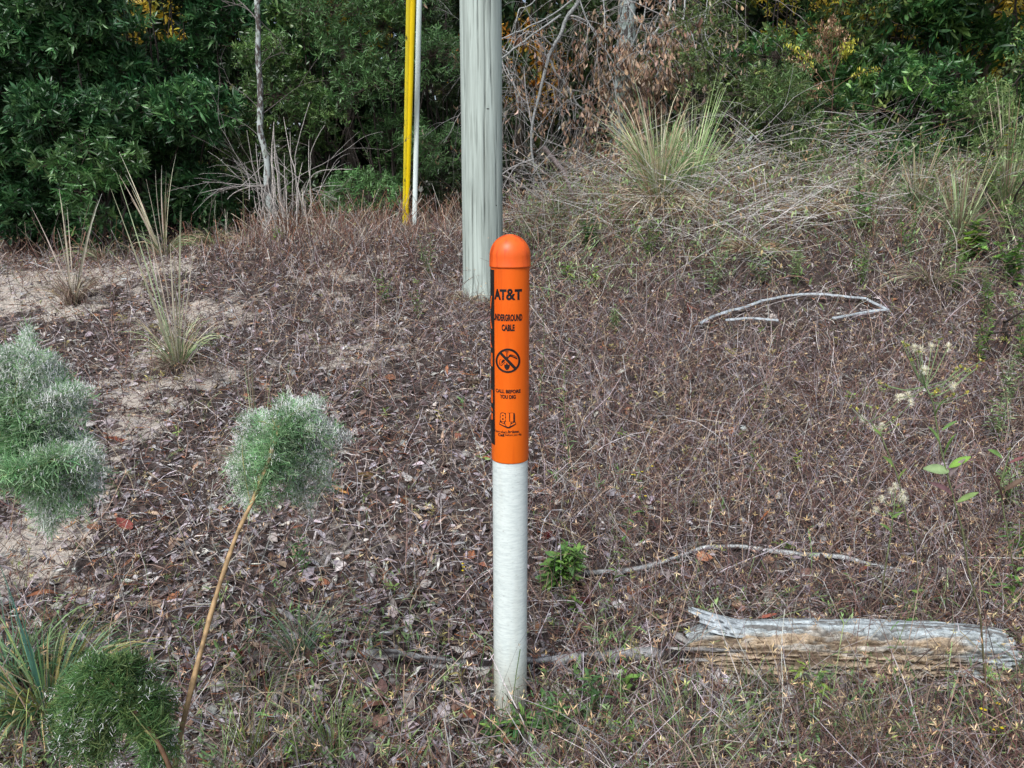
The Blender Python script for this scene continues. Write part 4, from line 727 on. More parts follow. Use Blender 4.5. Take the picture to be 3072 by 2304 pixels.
# tall dead seed head weed against the thicket
sh = AT(1792, 6.9); t = thing('dry_seed_plant', 'tall dead weed with a tan plumed seed head in front of the right hand thicket', 'dry weed', tuple(sh)); bs = B(); bl = B()
main = np.array([sh, P(1795, 380, 6.9), P(1797, 250, 6.9), P(1800, 170, 6.9), P(1795, 90, 6.9)]); bs.strands(main, [.008, .007, .005, .004, .003], (.10, .06, .045), 6)
for (y0, x1, y1) in ((190, 1700, 100), (200, 1705, 130), (185, 1740, 205), (200, 1720, 235), (160, 1745, 120), (140, 1760, 90), (120, 1780, 60), (110, 1815, 65), (130, 1845, 95), (150, 1840, 110), (180, 1900, 155), (100, 1800, 40), (160, 1770, 60), (170, 1830, 75)):
    a_ = P(1797, y0+15, 6.9); e = P(x1, y1, 6.9+random.uniform(-.2, .2)); tq = np.linspace(0, 1, 16)[:, None]; q = a_+(e-a_)*tq+np.array([0, 0, .05])*np.sin(tq*pi); bs.strands(q, .0022, (.30, .18, .11), 4)
    cc_ = [(.52, .38, .25), (.40, .24, .16)] if x1 < 1840 and random.random() < .8 else [(.55, .55, .10)]
    for z_ in range(9):
        s_ = q[7:]+rs.normal(size=(9, 3))*.018; bl.inst(leaf(1, .4, .1, .3, 2), s_, frame(rdir(9, .4)), .022+.014*rs.rand(9), pick(cc_, 9))
bs.build('stem', M_WOOD, t); bl.build('seed_head', M_DRY, t)
# seedlings scattered over the slope
seed_tpl = [whorl(6, 1, .26, 62, stem=.9), whorl(5, 1, .3, 70, stem=.6), whorl(7, 1, .22, 50, stem=1.4)]
SD = [(330, 720, 0), (410, 720, 0), (265, 705, 0), (325, 845, 0), (350, 830, 0), (385, 835, 0), (385, 960, 1), (145, 760, 0), (555, 1090, 1), (475, 1440, 2), (520, 1450, 2), (430, 1380, 2), (690, 1460, 2), (830, 905, 1), (998, 890, 2), (900, 630, 1), (950, 915, 0), (1045, 1010, 1), (1325, 770, 0), (1220, 870, 0), (1600, 960, 1), (1835, 880, 1), (1870, 890, 1), (1905, 870, 1), (1870, 860, 1),
      (1760, 1000, 0), (1665, 780, 0), (1805, 750, 0), (1700, 880, 0), (1735, 905, 0), (1640, 1045, 1), (1555, 1120, 2), (1790, 1020, 0), (1480, 990, 0), (1420, 880, 0), (1500, 1100, 1), (1920, 1130, 1), (1990, 1185, 2), (1990, 1300, 2), (2135, 1270, 2), (1720, 1360, 0), (1690, 1430, 2), (1560, 1390, 2), (1600, 1410, 0), (1300, 1430, 0), (1370, 1420, 0), (1240, 1480, 2), (1180, 1500, 2), (1420, 1580, 2), (1580, 1570, 2), (1640, 1600, 0), (1760, 1510, 2), (1830, 1600, 2), (1950, 1560, 2), (2060, 1560, 0), (2130, 1500, 1), (1000, 1500, 0), (960, 1400, 0), (850, 1300, 1), (760, 1560, 0), (860, 1590, 2), (930, 1120, 0), (1350, 960, 1), (1410, 960, 0), (1340, 1050, 2), (1290, 1075, 2), (1200, 1050, 2), (1470, 905, 0), (1640, 730, 1), (1580, 780, 0)]
LOC = lambda px, py: ('far' if py < 700 else 'upper' if py < 950 else 'middle' if py < 1200 else 'lower' if py < 1450 else 'bottom')+' slope'
for i, (px, py, k) in enumerate(SD):
    p = G(px, py); b = B(); col_ = [(.56, .50, .20), (.32, .48, .14), (.20, .36, .12)][k]; s_ = [.023, .027, .032][k]*(1+.15*(p[1]-2))*random.uniform(.8, 1.25)
    h_ = random.uniform(.02, .055); top = p+np.array([random.uniform(-.01, .01), random.uniform(-.01, .01), h_+.015]); b.strands(np.array([p, (p+top)/2+[.002, 0, 0], top]), .0009, np.array(col_)*.8, 4)
    b.inst(seed_tpl[k], top[None], frame(np.array([[random.uniform(-.3, .3), random.uniform(-.4, .2), 1.0]]), np.array([random.random()*6])), s_, np.array(col_))
    if random.random() < .5: b.inst(seed_tpl[k], ((p+top)/2)[None], frame(np.array([[.2, -.2, 1.0]]), np.array([random.random()*6])), s_*.8, np.array(col_)*.8)
    kn = ['small yellow green', 'small lime green', 'small mid green'][k]; reg = 'left' if px < 1000 else 'right'
    tag(b.build('seedling', M_SOFT, loc=tuple(p)), f'{kn} star shaped seedling on the {LOC(px, py)} {reg} of the post', 'seedling', f'{kn} seedlings on the {LOC(px, py)} {reg} of the post')
# notable fallen leaves
FL = [(1485, 685, .075, (.30, .05, .04), 'lance', 1.4, 'long dark red leaf standing up just left of the wire frame'), (235, 960, .085, (.20, .06, .035), 'oak', .2, 'big curled dark reddish leaf on the sand right of the left plume'), (275, 1155, .055, (.27, .075, .06), 'round', .2, 'red leaf lying beside the dark curved branch'), (150, 1158, .05, (.50, .20, .05), 'obo', .2, 'orange oval leaf on the pale sand'), (795, 1045, .06, (.62, .46, .20), 'round', .1, 'pale yellow leaf lying between the small plume and the post'),
      (740, 1080, .055, (.50, .26, .08), 'oak', .1, 'orange brown leaf below the pale yellow leaf'), (1045, 1003, .05, (.42, .12, .09), 'round', .2, 'dull pink red leaf touching the left side of the white tube'), (530, 1443, .055, (.26, .03, .03), 'oak', .5, 'dark red lobed leaf in the lower left litter'), (560, 1490, .05, (.14, .02, .03), 'round', .6, 'almost black red leaf right of the leaning stem'), (1185, 1180, .05, (.28, .04, .04), 'oak', .4, 'dark red leaf above the bushy weed right of the tube'),
      (1265, 1325, .05, (.20, .03, .03), 'oak', .6, 'deep red leaf below the lichen branch'), (1700, 1430, .055, (.20, .03, .035), 'oak', .5, 'wine red leaf leaning on the front of the log'), (1645, 1140, .05, (.42, .16, .07), 'obo', .6, 'rust orange leaf above the lichen branch'), (1515, 1222, .045, (.46, .20, .11), 'round', .3, 'orange pink leaf just under the lichen branch'), (1860, 1248, .04, (.34, .12, .08), 'lance', .3, 'small rust leaf at the right end of the lichen branch'), (1210, 1100, .04, (.30, .14, .07), 'lance', .9, 'upright brown leaf right of the white tube'),
      (110, 1300, .07, (.30, .12, .06), 'lance', .3, 'long rusty leaf in the lower left litter'), (300, 1230, .06, (.34, .15, .08), 'lance', .4, 'brown leaf below the dark curved branch'), (345, 795, .04, (.40, .12, .06), 'oak', .4, 'small orange leaf left of the pale bunch grass'), (800, 1545, .07, (.22, .10, .07), 'round', .2, 'broad dark brown leaf at the bottom left of the post'), (980, 1165, .045, (.60, .50, .36), 'obo', .2, 'cream coloured leaf left of the white tube'), (1840, 850, .035, (.60, .16, .06), 'oak', .4, 'small bright orange leaf left of the seed puff weed'), (1410, 1290, .05, (.34, .10, .05), 'lance', .7, 'reddish leaf right of the deep red leaf under the branch'),
      (1380, 1195, .05, (.62, .60, .58), 'lance', .1, 'pale grey leaf under the far end of the lichen branch'), (1650, 1355, .05, (.45, .15, .10), 'lance', .3, 'small rust leaf lying on top of the log')]
for (px, py, s_, c_, shp, tl_, lb) in FL:
    p = G(px, py)+np.array([0, 0, .03]); b = B(); d = nz(np.array([random.uniform(-1, 1), random.uniform(-.6, .2), tl_*.6])); ph = np.array([random.uniform(-.5, .5)])
    b.inst(leaf(1, {'round': .85, 'oak': .7, 'obo': .55, 'lance': .32}[shp], .10, random.choice([-.35, .35]), 6, shp), (p-d*s_*.4)[None], frame(d[None], ph), s_*1.25, np.array(c_)); tag(b.build('fallen_leaf', M_LIT, loc=tuple(p), smooth=True), lb, 'leaf')
# pine cone
p = G(1022, 842)+np.array([0, 0, .035]); b = B(); n = 90; tt = np.linspace(0, 1, n); a = np.arange(n)*2.4; axd = nz(np.array([.9, -.3, .15])); R = frame(axd[None])[0]; rr_ = .024*np.sin(pi*(tt*.8+.15))
loc_ = np.stack([(tt-.5)*.085, rr_*np.cos(a), rr_*np.sin(a)], 1)@R.T+p; dd = np.stack([.3+0*a, np.cos(a), np.sin(a)], 1)@R.T; b.inst(leaf(1, .9, .1, .3, 2, 'round'), loc_, frame(dd), .016, pick([(.20, .15, .12), (.34, .29, .25), (.10, .07, .05)], n))
b.strands(np.array([p-axd*.045, p, p+axd*.045]), [.006, .016, .004], (.10, .07, .05), 8); tag(b.build('pine_cone', M_WOOD, loc=tuple(p)), 'open grey brown pine cone on the litter left of the orange sleeve', 'pine cone')
# ------------------------------------------------------------------ feathery plumes (dog fennel)
def plume(name, label, stem, lobes, dist, rx, rz, nbr, drop, seedc=0, stemc=(.30, .20, .10), sr=(.0055, .0035), dens=1.0, white=.55, gcol=((.28, .46, .24), (.20, .38, .18), (.38, .52, .32)), whites=((1.0, 1.0, .97), (.90, 1.0, .90)), shift=(.0, .0)):
    stem = np.array(stem, float); t = thing(name, label, 'feathery weed', tuple(stem[0])); tt = np.linspace(0, 1, 40); s_ = np.linspace(0, 1, len(stem))
    sp_ = np.stack([np.interp(tt, s_, stem[:, i]) for i in range(3)], 1); k = np.hanning(7); k /= k.sum(); sp_ = np.stack([np.convolve(np.pad(sp_[:, i], 3, mode='edge'), k, 'valid') for i in range(3)], 1)
    b = B(); b.strands(sp_, np.linspace(sr[0], sr[1], 40)*(1+.12*np.sin(tt*60)), stemc, 8, col2=np.array(stemc)*1.5); b.build('stem', attr_mat('fennel_stem_'+str(len(bpy.data.materials)), .6, .3, 0, 60, .5), t, smooth=True)
    bb = B(); bl = B(); bf = B()
    for (ex_, ey_) in [e_ for e_ in lobes for _ in range(nbr)]:
        e = P(ex_+random.gauss(0, rx), ey_+random.gauss(0, rx), dist+random.uniform(-.03, .09)); st = sp_[random.randint(int(39*rz), 39)]; v = e-st; ln_ = np.linalg.norm(v)
        cp = st+v*.45+np.array([0, 0, drop*ln_])+rs.normal(size=3)*.012; tq = np.linspace(0, 1, 12)[:, None]; q = st*(1-tq)**2+2*cp*tq*(1-tq)+e*tq**2+np.array([0, 0, -.012])*tq**3
        bb.strands(q, np.linspace(.0016, .0005, 12), (.34, .30, .13), 3, col2=(.26, .36, .14))
        n = int(random.choice([30, 48, 66, 84])*dens); ti = rs.rand(n)**.7; idx_ = np.clip((ti*11).astype(int), 0, 10); fr_ = ti*11-idx_; pos = q[idx_]*(1-fr_[:, None])+q[idx_+1]*fr_[:, None]
        # side branchlets
        d = rdir(n, .15); L_ = (.009+.017*rs.rand(n)); K = 4; tk = np.linspace(0, 1, K)[None, :, None]; Br = pos[:, None]+L_[:, None, None]*(d[:, None]*tk+np.array([0, 0, -.45])*tk**2)
        gcc = pick(gcol, n, None, .2)*random.uniform(.6, 1.3); bl.strands(Br, .0007, gcc, flat=True); gm = rs.rand(n) < 1.15-ti*white*1.2; Br0 = Br
        for kk in range(1, K):
            for _ in range(2):
                dd = (rdir(n, .05)*.8+d*.7)[gm]; n2_ = gm.sum(); Ln = .012+.014*rs.rand(n2_); E = Br[gm, kk][:, None]+Ln[:, None, None]*nz(dd)[:, None]*np.linspace(0, 1, 3)[None, :, None]; bl.strands(E, .0006, gcc[gm]*(1+.3*rs.rand(n2_, 1)), flat=True)
        wsel = rs.rand(n) < white*1.7*(sstep(.35, .7, ti)+.05)
        for kk in (1, 2, 3):
            for _ in range(5):
                pw = Br[wsel, kk]+rs.normal(size=(wsel.sum(), 3))*.006; bf.inst(leaf(1, .55, .12, .1, 1), pw, frame(rdir(len(pw), .2)), .0070+.0040*rs.rand(len(pw)), pick(whites, len(pw), None, .2))
    bb.build('branches', M_SOFT, t); bl.build('leaves', M_SOFT, t); bf.build('flowers', M_FLOW, t); return t
base1 = np.array([P(352, 1720, 1.16)[0]-.01, 1.12, float(H(-.35, 1.12))])
d1 = 1.62
plume('feathery_weed', 'leaning brown stemmed weed with a feathery pale green flowering crown left of the post', [base1, P(370, 1665, 1.22), P(425, 1440, 1.32), P(465, 1290, 1.40), P(512, 1150, 1.50), P(545, 1085, 1.55), P(572, 1020, 1.59), P(592, 960, 1.62), P(606, 915, 1.65)], [(700, 882), (722, 930), (720, 985), (712, 1035), (680, 1075), (650, 1060), (660, 860), (610, 882), (565, 905), (528, 940), (508, 985), (512, 1035), (532, 1085), (640, 930), (660, 980), (570, 960), (690, 930)], 1.74, 17, .62, 4, .30, dens=1.0)
base2 = np.array([P(-260, 1500, 1.35)[0], 1.35, 0.0])
plume('feathery_weed', 'large feathery weed with white flowering crown hanging in from the left edge', [base2, P(-240, 1400, 1.4), P(-130, 1180, 1.42), P(-40, 1060, 1.45), P(20, 980, 1.46), P(50, 920, 1.47)], [(0, 745), (45, 742), (95, 765), (135, 795), (165, 835), (180, 885), (172, 930), (120, 900), (60, 860), (10, 820), (-60, 760), (100, 840), (20, 900), (150, 960), (60, 920), (-60, 850), (0, 860), (130, 850)], 1.52, 17, .65, 5, .30, dens=1.0, stemc=(.12, .15, .06), sr=(.0035, .0018))
plume('feathery_weed', 'drooping green feathery spray below the large crown at the left edge', [base2+[.01, -.05, 0], P(-200, 1400, 1.35), P(-100, 1150, 1.38), P(0, 1030, 1.40), P(60, 1010, 1.41), P(90, 1030, 1.42)], [(210, 975), (218, 1015), (208, 1055), (178, 1075), (145, 1060), (122, 1105), (105, 1130), (60, 1010), (150, 1000), (120, 1030), (20, 990), (180, 1020)], 1.48, 15, .6, 4, .25, dens=1.0, white=.5, stemc=(.12, .15, .06), sr=(.003, .0015))
base3 = np.array([P(380, 1740, 1.08)[0], 1.05, float(H(-.33, 1.05))])
plume('feathery_weed', 'dark green feathery weed with a brown stem leaning left in the bottom left corner', [base3, P(372, 1668, 1.10), P(340, 1600, 1.12), P(290, 1535, 1.14), P(245, 1480, 1.16), P(215, 1445, 1.18)], [(118, 1500), (108, 1560), (135, 1610), (155, 1455), (205, 1432), (265, 1440), (305, 1460), (335, 1500), (368, 1550), (372, 1610), (345, 1650), (285, 1590), (220, 1640), (150, 1650), (200, 1540), (250, 1500)], 1.19, 15, .35, 3, .25, dens=1.0, white=.06, gcol=((.10, .20, .07), (.07, .15, .05), (.16, .24, .08)), stemc=(.12, .065, .035), sr=(.0048, .002), shift=(0, -.01))
# ------------------------------------------------------------------ small trees and dead branches
def rbranch(b, p, d, L_, r, depth, grav=-.15, col=(.3, .28, .26), tips=None, kids=3, wob=.22, spread=.7, K=9):
    q = [np.array(p)]; dd = nz(np.array(d)); ph = nz(rs.normal(size=3))
    for i in range(K-1):
        dd = nz(dd+wob*.5*rs.normal(size=3)*.6+np.array([0, 0, grav*.35])); q.append(q[-1]+dd*L_/(K-1))
    q = np.array(q); b.strands(q, np.linspace(r, r*.5, K), np.array(col)*random.uniform(.8, 1.2), 6 if r > .004 else 4)
    if tips is not None: tips.append(q[K//2:] if depth else q[2:])
    if depth > 0:
        for i in range(kids):
            t = random.randint(2, K-1); bd = nz(dd*.6+nz(rs.normal(size=3))*spread+(q[t]-q[t-1])/max(1e-6, np.linalg.norm(q[t]-q[t-1]))*.5); rbranch(b, q[t], bd, L_*random.uniform(.45, .75), r*.55, depth-1, grav, col, tips, kids, wob, spread, K)
    return q
def tube_path(b, pp, r, col, n=50, sides=12, wob=0.0, col2=None, mottled=None):
    pp = np.array(pp, float); tt = np.linspace(0, 1, n); s_ = np.linspace(0, 1, len(pp)); q = np.stack([np.interp(tt, s_, pp[:, i]) for i in range(3)], 1); k = np.hanning(9); k /= k.sum(); q = np.stack([np.convolve(np.pad(q[:, i], 4, mode='reflect', reflect_type='odd'), k, 'valid') for i in range(3)], 1)
    q += wob*(np.stack([fbm(tt*9+i*7, tt*0+i, 3) for i in range(3)], 1)-.47); rr_ = np.interp(tt, np.linspace(0, 1, len(r)), r)*(1+.15*(vnoise(tt*40, tt*3)-.5))
    i0 = b.n; b.strands(q, rr_, col, sides, col2=col2); return q
M_LICH = noise_mix('lichen_bark', (.50, .56, .54), (.10, .085, .08), (1, 1, .45), 30, .46, .54, .9, .15, .4, .004, c3=(.30, .36, .30), sc3=12, lo3=.55, hi3=.68, usecol=True)
s0 = G(586, 492); sd_ = s0[1]
t = thing('lichen_sapling', 'slender bare tree trunk crusted with pale lichen standing left of the yellow guard', 'tree', tuple(s0))
b = B(); q = tube_path(b, [s0-[0, 0, .1], P(583, 455, sd_), P(575, 390, sd_), P(576, 340, sd_), P(562, 285, sd_), P(564, 215, sd_), P(558, 130, sd_), P(561, 60, sd_), P(556, 0, sd_), P(553, -120, sd_), P(560, -260, sd_)], [.036, .031, .029, .027, .025, .023, .021, .019, .016], (1, 1, 1), 90, 14, .03); b.build('trunk', M_LICH, t, smooth=True)
b = B(); tips = []
for (x0, y0, x1, y1, r_) in ((556, 45, 520, -10, .007), (557, 40, 600, 80, .005), (556, 150, 590, 110, .005), (556, 20, 545, -40, .01), (558, 10, 575, -50, .01), (560, 235, 500, 175, .0035), (562, 250, 640, 190, .003), (566, 300, 520, 260, .003), (580, 400, 500, 340, .003)):
    a_, e = P(x0, y0, sd_), P(x1, y1, sd_+random.uniform(-.3, .3)); rbranch(b, a_, e-a_, np.linalg.norm(e-a_)*1.2, r_, 2, -.05, (.20, .18, .17), None, 2, .15)
b.build('branches', M_WOOD, t)
t = thing('bare_stem_cluster', 'cluster of thin bare whitish stems standing at the foot of the lichen covered sapling', 'dry shrub', tuple(G(620, 498)))
b = B()
for i in range(30):
    x0 = random.gauss(625, 24); p0 = AT(x0, sd_+random.uniform(-.25, .25)); hh = random.uniform(.25, 1.0); e = p0+np.array([random.gauss(-.02, .12), random.uniform(-.1, .1), hh]); mid = (p0+e)/2+np.array([random.gauss(0, .03), 0, 0]); tube_path(b, [p0, mid, e], [.0065, .005, .0022], np.array((.74, .69, .64))*random.uniform(.5, 1.15), 10, 5, .03)
for i in range(22):
    p0 = AT(random.gauss(630, 50), sd_+random.uniform(-.2, .4)); rbranch(b, p0+[0, 0, random.uniform(.05, .5)], (random.uniform(-1, 1), random.uniform(-.3, .3), random.uniform(.0, .7)), random.uniform(.3, .8), .003, 1, -.12, (.50, .47, .45), None, 3, .25)
for pth, r_ in (([(614, 495), (606, 420), (601, 350), (590, 290)], .011), ([(640, 498), (639, 380), (638, 340), (668, 220)], .006), ([(634, 496), (652, 470), (655, 420), (680, 370), (760, 365)], .007), ([(672, 478), (670, 400), (672, 330), (700, 270)], .005), ([(600, 400), (560, 400), (520, 410), (490, 430)], .006), ([(600, 490), (575, 440), (560, 380), (567, 310)], .004)):
    tube_path(b, [P(x, y, sd_+.1) for x, y in pth], [r_, r_*.8, r_*.5], (.42, .40, .37), 30, 6, .03)
b.build('stems', M_WOOD, t)
# dead oak with hanging dry leaves
dd_ = 7.6; dt = thing('dead_branching_tree', 'leaning grey tree with bare twisting branches and hanging dry brown leaves right of the pole', 'tree', tuple(AT(1352, dd_+.6)))
b = B(); tube_path(b, [AT(1330, 8.2)-[0, 0, .1], P(1335, 240, 8.2), P(1348, 150, 8.2), P(1355, 60, 8.2), P(1362, -60, 8.2), P(1340, -250, 8.2)], [.11, .10, .09, .085, .07], (.8, .85, .85), 60, 16, .05); b.build('trunk', M_LICH, dt, smooth=True)
b = B(); tips = []
PTH = [([(1262, -40), (1250, 8), (1222, 30), (1212, 70), (1186, 118), (1178, 150), (1170, 190), (1158, 230), (1150, 280), (1150, 335), (1158, 370), (1180, 410), (1205, 450)], .022), ([(1186, 118), (1195, 150), (1228, 190), (1250, 232), (1285, 260), (1330, 290), (1370, 330)], .013), ([(1228, 190), (1238, 240), (1248, 300)], .008), ([(1214, 34), (1150, 70), (1105, 110), (1080, 130), (1070, 160), (1040, 190), (1000, 215)], .011), ([(1240, 0), (1140, 60), (1085, 85), (1040, 100)], .008), ([(1100, 115), (1070, 95), (1040, 75), (1000, 70)], .007), ([(1085, 130), (1110, 180), (1120, 230), (1140, 260)], .006), ([(1090, 140), (1068, 190), (1040, 215)], .006),
       ([(1165, 340), (1200, 345), (1250, 360), (1300, 410)], .006), ([(1400, -40), (1390, 40), (1360, 110), (1320, 180), (1240, 215)], .009), ([(1300, -30), (1306, 40), (1310, 110), (1330, 200)], .007), ([(1240, -30), (1270, 50), (1300, 100), (1340, 150), (1380, 190)], .008), ([(1450, -40), (1445, 30), (1410, 80), (1395, 150)], .016), ([(1460, -30), (1455, 60), (1430, 140), (1395, 215), (1420, 280), (1430, 310)], .010), ([(1480, -30), (1475, 50), (1500, 80), (1510, 150)], .008), ([(1160, 0), (1120, 20), (1108, 90), (1080, 140)], .007), ([(1160, 330), (1180, 300), (1200, 240), (1230, 215), (1280, 200)], .005), ([(1340, -40), (1360, 20), (1400, 70), (1390, 120)], .01), ([(1160, 350), (1150, 380), (1170, 450)], .006), ([(1530, -30), (1520, 60), (1540, 120)], .006)]
for pth, r_ in PTH:
    dk_ = dd_+random.uniform(-.35, .35); q = tube_path(b, [P(x, y, dk_) for x, y in pth], [r_*.85, r_*.65, r_*.35], np.array((.50, .52, .51))*random.uniform(.7, 1.1), 50, 8, .04)
    for k_ in range(9):
        i_ = random.randint(8, 48); rbranch(b, q[i_], nz(rs.normal(size=3)*[1, .5, .8]+[0, 0, -.4]), random.uniform(.25, .7), r_*.38, 2, -.22, (.40, .39, .38), tips, 2, .3)
for k_ in range(60):
    p0 = P(random.gauss(1340, 120), random.uniform(-40, 330), dd_+random.uniform(-.3, .7)); rbranch(b, p0, nz(rs.normal(size=3)*[1, .5, .6]+[0, 0, -.7]), random.uniform(.3, .8), .003, 1, -.25, (.34, .31, .29), tips, 3, .3)
b.build('branches', M_WOOD, dt)
allt = np.concatenate(tips); pxx = (allt[:, 0]/allt[:, 1]*FPX+1536)/1.38879; wt = np.exp(-((pxx-1370)/125)**2)+.05; zt_ = (allt[:, 2] < 3.6) & (allt[:, 2] > 1.35); wt = wt*zt_+1e-6
sel = rs.choice(len(allt), 3600, p=wt/wt.sum()); b = B(); n = len(sel); tl2 = [leaf(1, .42, .16, -.3, 4, 'oak'), leaf(1, .36, .2, .3, 4, 'obo'), leaf(1, .5, .14, -.5, 4, 'oak')]
clus = rdir(n)*.05; dr_ = rdir(n)*.45+np.array([0, 0, -1.0])
for k_ in range(3):
    s_ = (np.arange(n) % 3) == k_; b.inst(tl2[k_], allt[sel][s_]+clus[s_], frame(dr_[s_], rs.rand(s_.sum())*6), .038+.034*rs.rand(s_.sum()), pick([(.30, .19, .12), (.42, .30, .21), (.18, .11, .075), (.56, .45, .34)], s_.sum(), [4, 4, 3, 1.5]))
b.build('dry_leaves', M_LIT, dt)
# brush pile on the right crest
bpile = [('heap of thin grey brushwood behind the tall bunch grass', 1560, 1.0, 420, 5.9, 90), ('heap of tangled pale brushwood on the right crest below the laurel', 1760, 1.3, 390, 6.7, 150), ('low scattered brushwood at the foot of the thicket right of the pole', 1270, .75, 470, 6.6, 80)]
for lb, cx, wd, cy, yy, nn_ in bpile:
    c0 = AT(cx, yy); t = thing('brushwood_heap', lb, 'brushwood', tuple(c0)); b = B()
    for i in range(nn_*3):
        p0 = np.array([c0[0]+random.gauss(0, wd*.45), yy+random.gauss(0, .35), 0]); p0[2] = float(H(p0[0], p0[1]))+abs(random.gauss(.05, .22)); rbranch(b, p0, nz(np.array([random.choice([-1, 1])*random.uniform(.4, 1), random.uniform(-.5, .5), random.uniform(-.15, .7)])), random.uniform(.2, .62), random.uniform(.0014, .0032), 1, -.16, random.choice([(.62, .60, .58), (.45, .42, .40), (.74, .71, .68), (.28, .19, .15)]), None, 2, .18, .6, 7)
    b.build('twigs', M_WOOD, t); b = B(); n = 1500; pp = c0+rs.normal(size=(n, 3))*[wd*.5, .4, .12]; pp[:, 2] = H(pp[:, 0], pp[:, 1])+np.abs(rs.normal(size=n))*.28; b.inst(leaf(1, .28, .05, -.2, 3), pp, frame(rdir(n, .3)), .03+.03*rs.rand(n), pick([(.24, .38, .14), (.38, .48, .22), (.44, .32, .18)], n)); b.build('leaves', M_SOFT, t)
stub = G(1195, 470); b = B(); tube_path(b, [P(1175, 318, 6.8), P(1200, 350, 6.8), P(1222, 375, 6.7), P(1240, 430, 6.6)], [.022, .020, .016], (.26, .22, .21), 30, 8, .02); tag(b.build('broken_limb', M_WOOD, loc=tuple(P(1240, 430, 6.6))), 'broken grey limb leaning under the dead branches', 'branch')
# ------------------------------------------------------------------ shrubs
LAU = [whorl(9, .085, .25, 58) for _ in range(5)]; LAU2 = [whorl(6, .12, .24, 66) for _ in range(4)]
SML = [whorl(9, .042, .42, 68, 'round', 2.2) for _ in range(4)]; FIN = [whorl(12, .05, .2, 55, 'lance', 2.0) for _ in range(4)]; OAK = [whorl(6, .075, .5, 62, 'oak', .9) for _ in range(4)]
CL = [(.032, .105, .036), (.060, .155, .050), (.11, .23, .085), (.024, .075, .025), (.045, .13, .05)]; CLR = [(.040, .12, .035), (.07, .18, .05), (.03, .085, .026), (.12, .24, .06)]; CS = [(.08, .16, .045), (.14, .24, .07), (.06, .12, .04)]; CO = [(.08, .15, .04), (.14, .20, .06), (.20, .25, .08), (.06, .09, .03)]
def shrub(px, dist, rx, h, tpls, cols, nb, ns_, label, group=None, name='evergreen_shrub', z0=.15, ry=.6, trunk=(.075, .062, .056), rad_r=(.24, .46), m=None, cat='shrub', sc=1.0, xw=None):
    c0 = AT(px, dist) if xw is None else np.array([xw, dist, float(H(xw, dist))]); t = thing(name, label, cat, tuple(c0), group); bw = B(); bl = B()
    cen = []
    for i in range(nb):
        zf = (i+random.random())/nb; w_ = (sin(pi*min(1, .18+.8*zf))**.5); a = random.uniform(0, 2*pi); r_ = math.sqrt(random.random()); cen.append(c0+np.array([cos(a)*rx*r_*w_, -abs(sin(a))*ry*r_*w_ if random.random() < .72 else ry*r_*.5, z0+zf*(h-z0)]))
    for c in cen:
        R_ = random.uniform(*rad_r); n = int(ns_*(R_/.35)**2); d = rdir(n); d[:, 1] -= .45; d[:, 2] += .25; d = nz(d); pos = c+d*(R_*(.35+.65*rs.rand(n)**.5))[:, None]*np.array([1.15, .9, .72])
        ok = pos[:, 2] > H(pos[:, 0], pos[:, 1])+.06; pos = pos[ok]; d = d[ok]; n = len(pos)
        ax_ = nz(d*.8+np.array([0, -.25, .35])+rs.normal(size=(n, 3))*.5); k = rs.randint(0, len(tpls), n); cc_ = pick(cols, n, None, .3)*random.uniform(.75, 1.25); fr_ = frame(ax_, rs.rand(n)*6)
        for j in range(len(tpls)):
            q_ = k == j; bl.inst(tpls[j], pos[q_], fr_[q_], sc*(.75+.5*rs.rand(q_.sum())), cc_[q_])
        mid = (c0+c)/2+np.array([random.gauss(0, .12), random.gauss(0, .08), random.gauss(0, .1)]); tube_path(bw, [c0+np.array([random.gauss(0, .12), random.gauss(.1, .05), -.05]), mid+np.array([0, .15, 0]), c], [.013, .009, .004], trunk, 14, 6, .12)
        s_ = rs.rand(n) < .3; Pn = pos[s_]; tq = np.linspace(0, 1, 4)[None, :, None]
        if len(Pn): bw.strands(c+(Pn-c)[:, None]*tq+rs.normal(size=(len(Pn), 1, 3))*.03*np.sin(tq*pi), .0025, (.13, .10, .085), 3)
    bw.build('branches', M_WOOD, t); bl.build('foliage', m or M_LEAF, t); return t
NS = 170
shrub(40, 7.9, 1.0, 3.6, LAU, CL, 24, NS, 'dark green laurel leaved shrub filling the left edge')
shrub(210, 7.7, .95, 3.6, LAU, CL, 25, NS, 'dense dark green shrub above the pale sand, second from the left edge')
shrub(390, 7.9, .95, 3.6, LAU, CL, 25, NS, 'dense dark green shrub just left of the lichen covered sapling')
shrub(240, 7.1, .42, 1.05, LAU, [(.07, .17, .05), (.05, .13, .04), (.10, .20, .06)], 7, 80, 'low lighter green sapling in front of the dark shrubs at the left', z0=.35, rad_r=(.16, .28), sc=.85, name='young_tree')
shrub(-120, 7.6, .9, 3.4, LAU, CL, 10, 90, 'dark shrub partly beyond the left edge')
shrub(540, 8.5, .9, 3.8, LAU+SML, CL+CS, 14, NS, 'mixed dark shrub behind the lichen covered sapling')
shrub(690, 8.0, .85, 3.6, SML+FIN, CS, 22, 150, 'small leaved green shrub between the sapling and the yellow guard', rad_r=(.24, .42))
shrub(830, 7.8, .7, 2.3, FIN, [(.08, .18, .06), (.13, .26, .09)], 12, 150, 'fine leaved green shrub directly behind the yellow guard', rad_r=(.22, .38))
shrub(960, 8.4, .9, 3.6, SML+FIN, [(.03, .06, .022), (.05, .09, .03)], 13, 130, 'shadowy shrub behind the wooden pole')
shrub(1140, 8.8, .9, 3.3, SML+LAU, [(.035, .06, .02), (.05, .08, .03)], 10, 90, 'dark thin shrub behind the bare branches right of the pole')
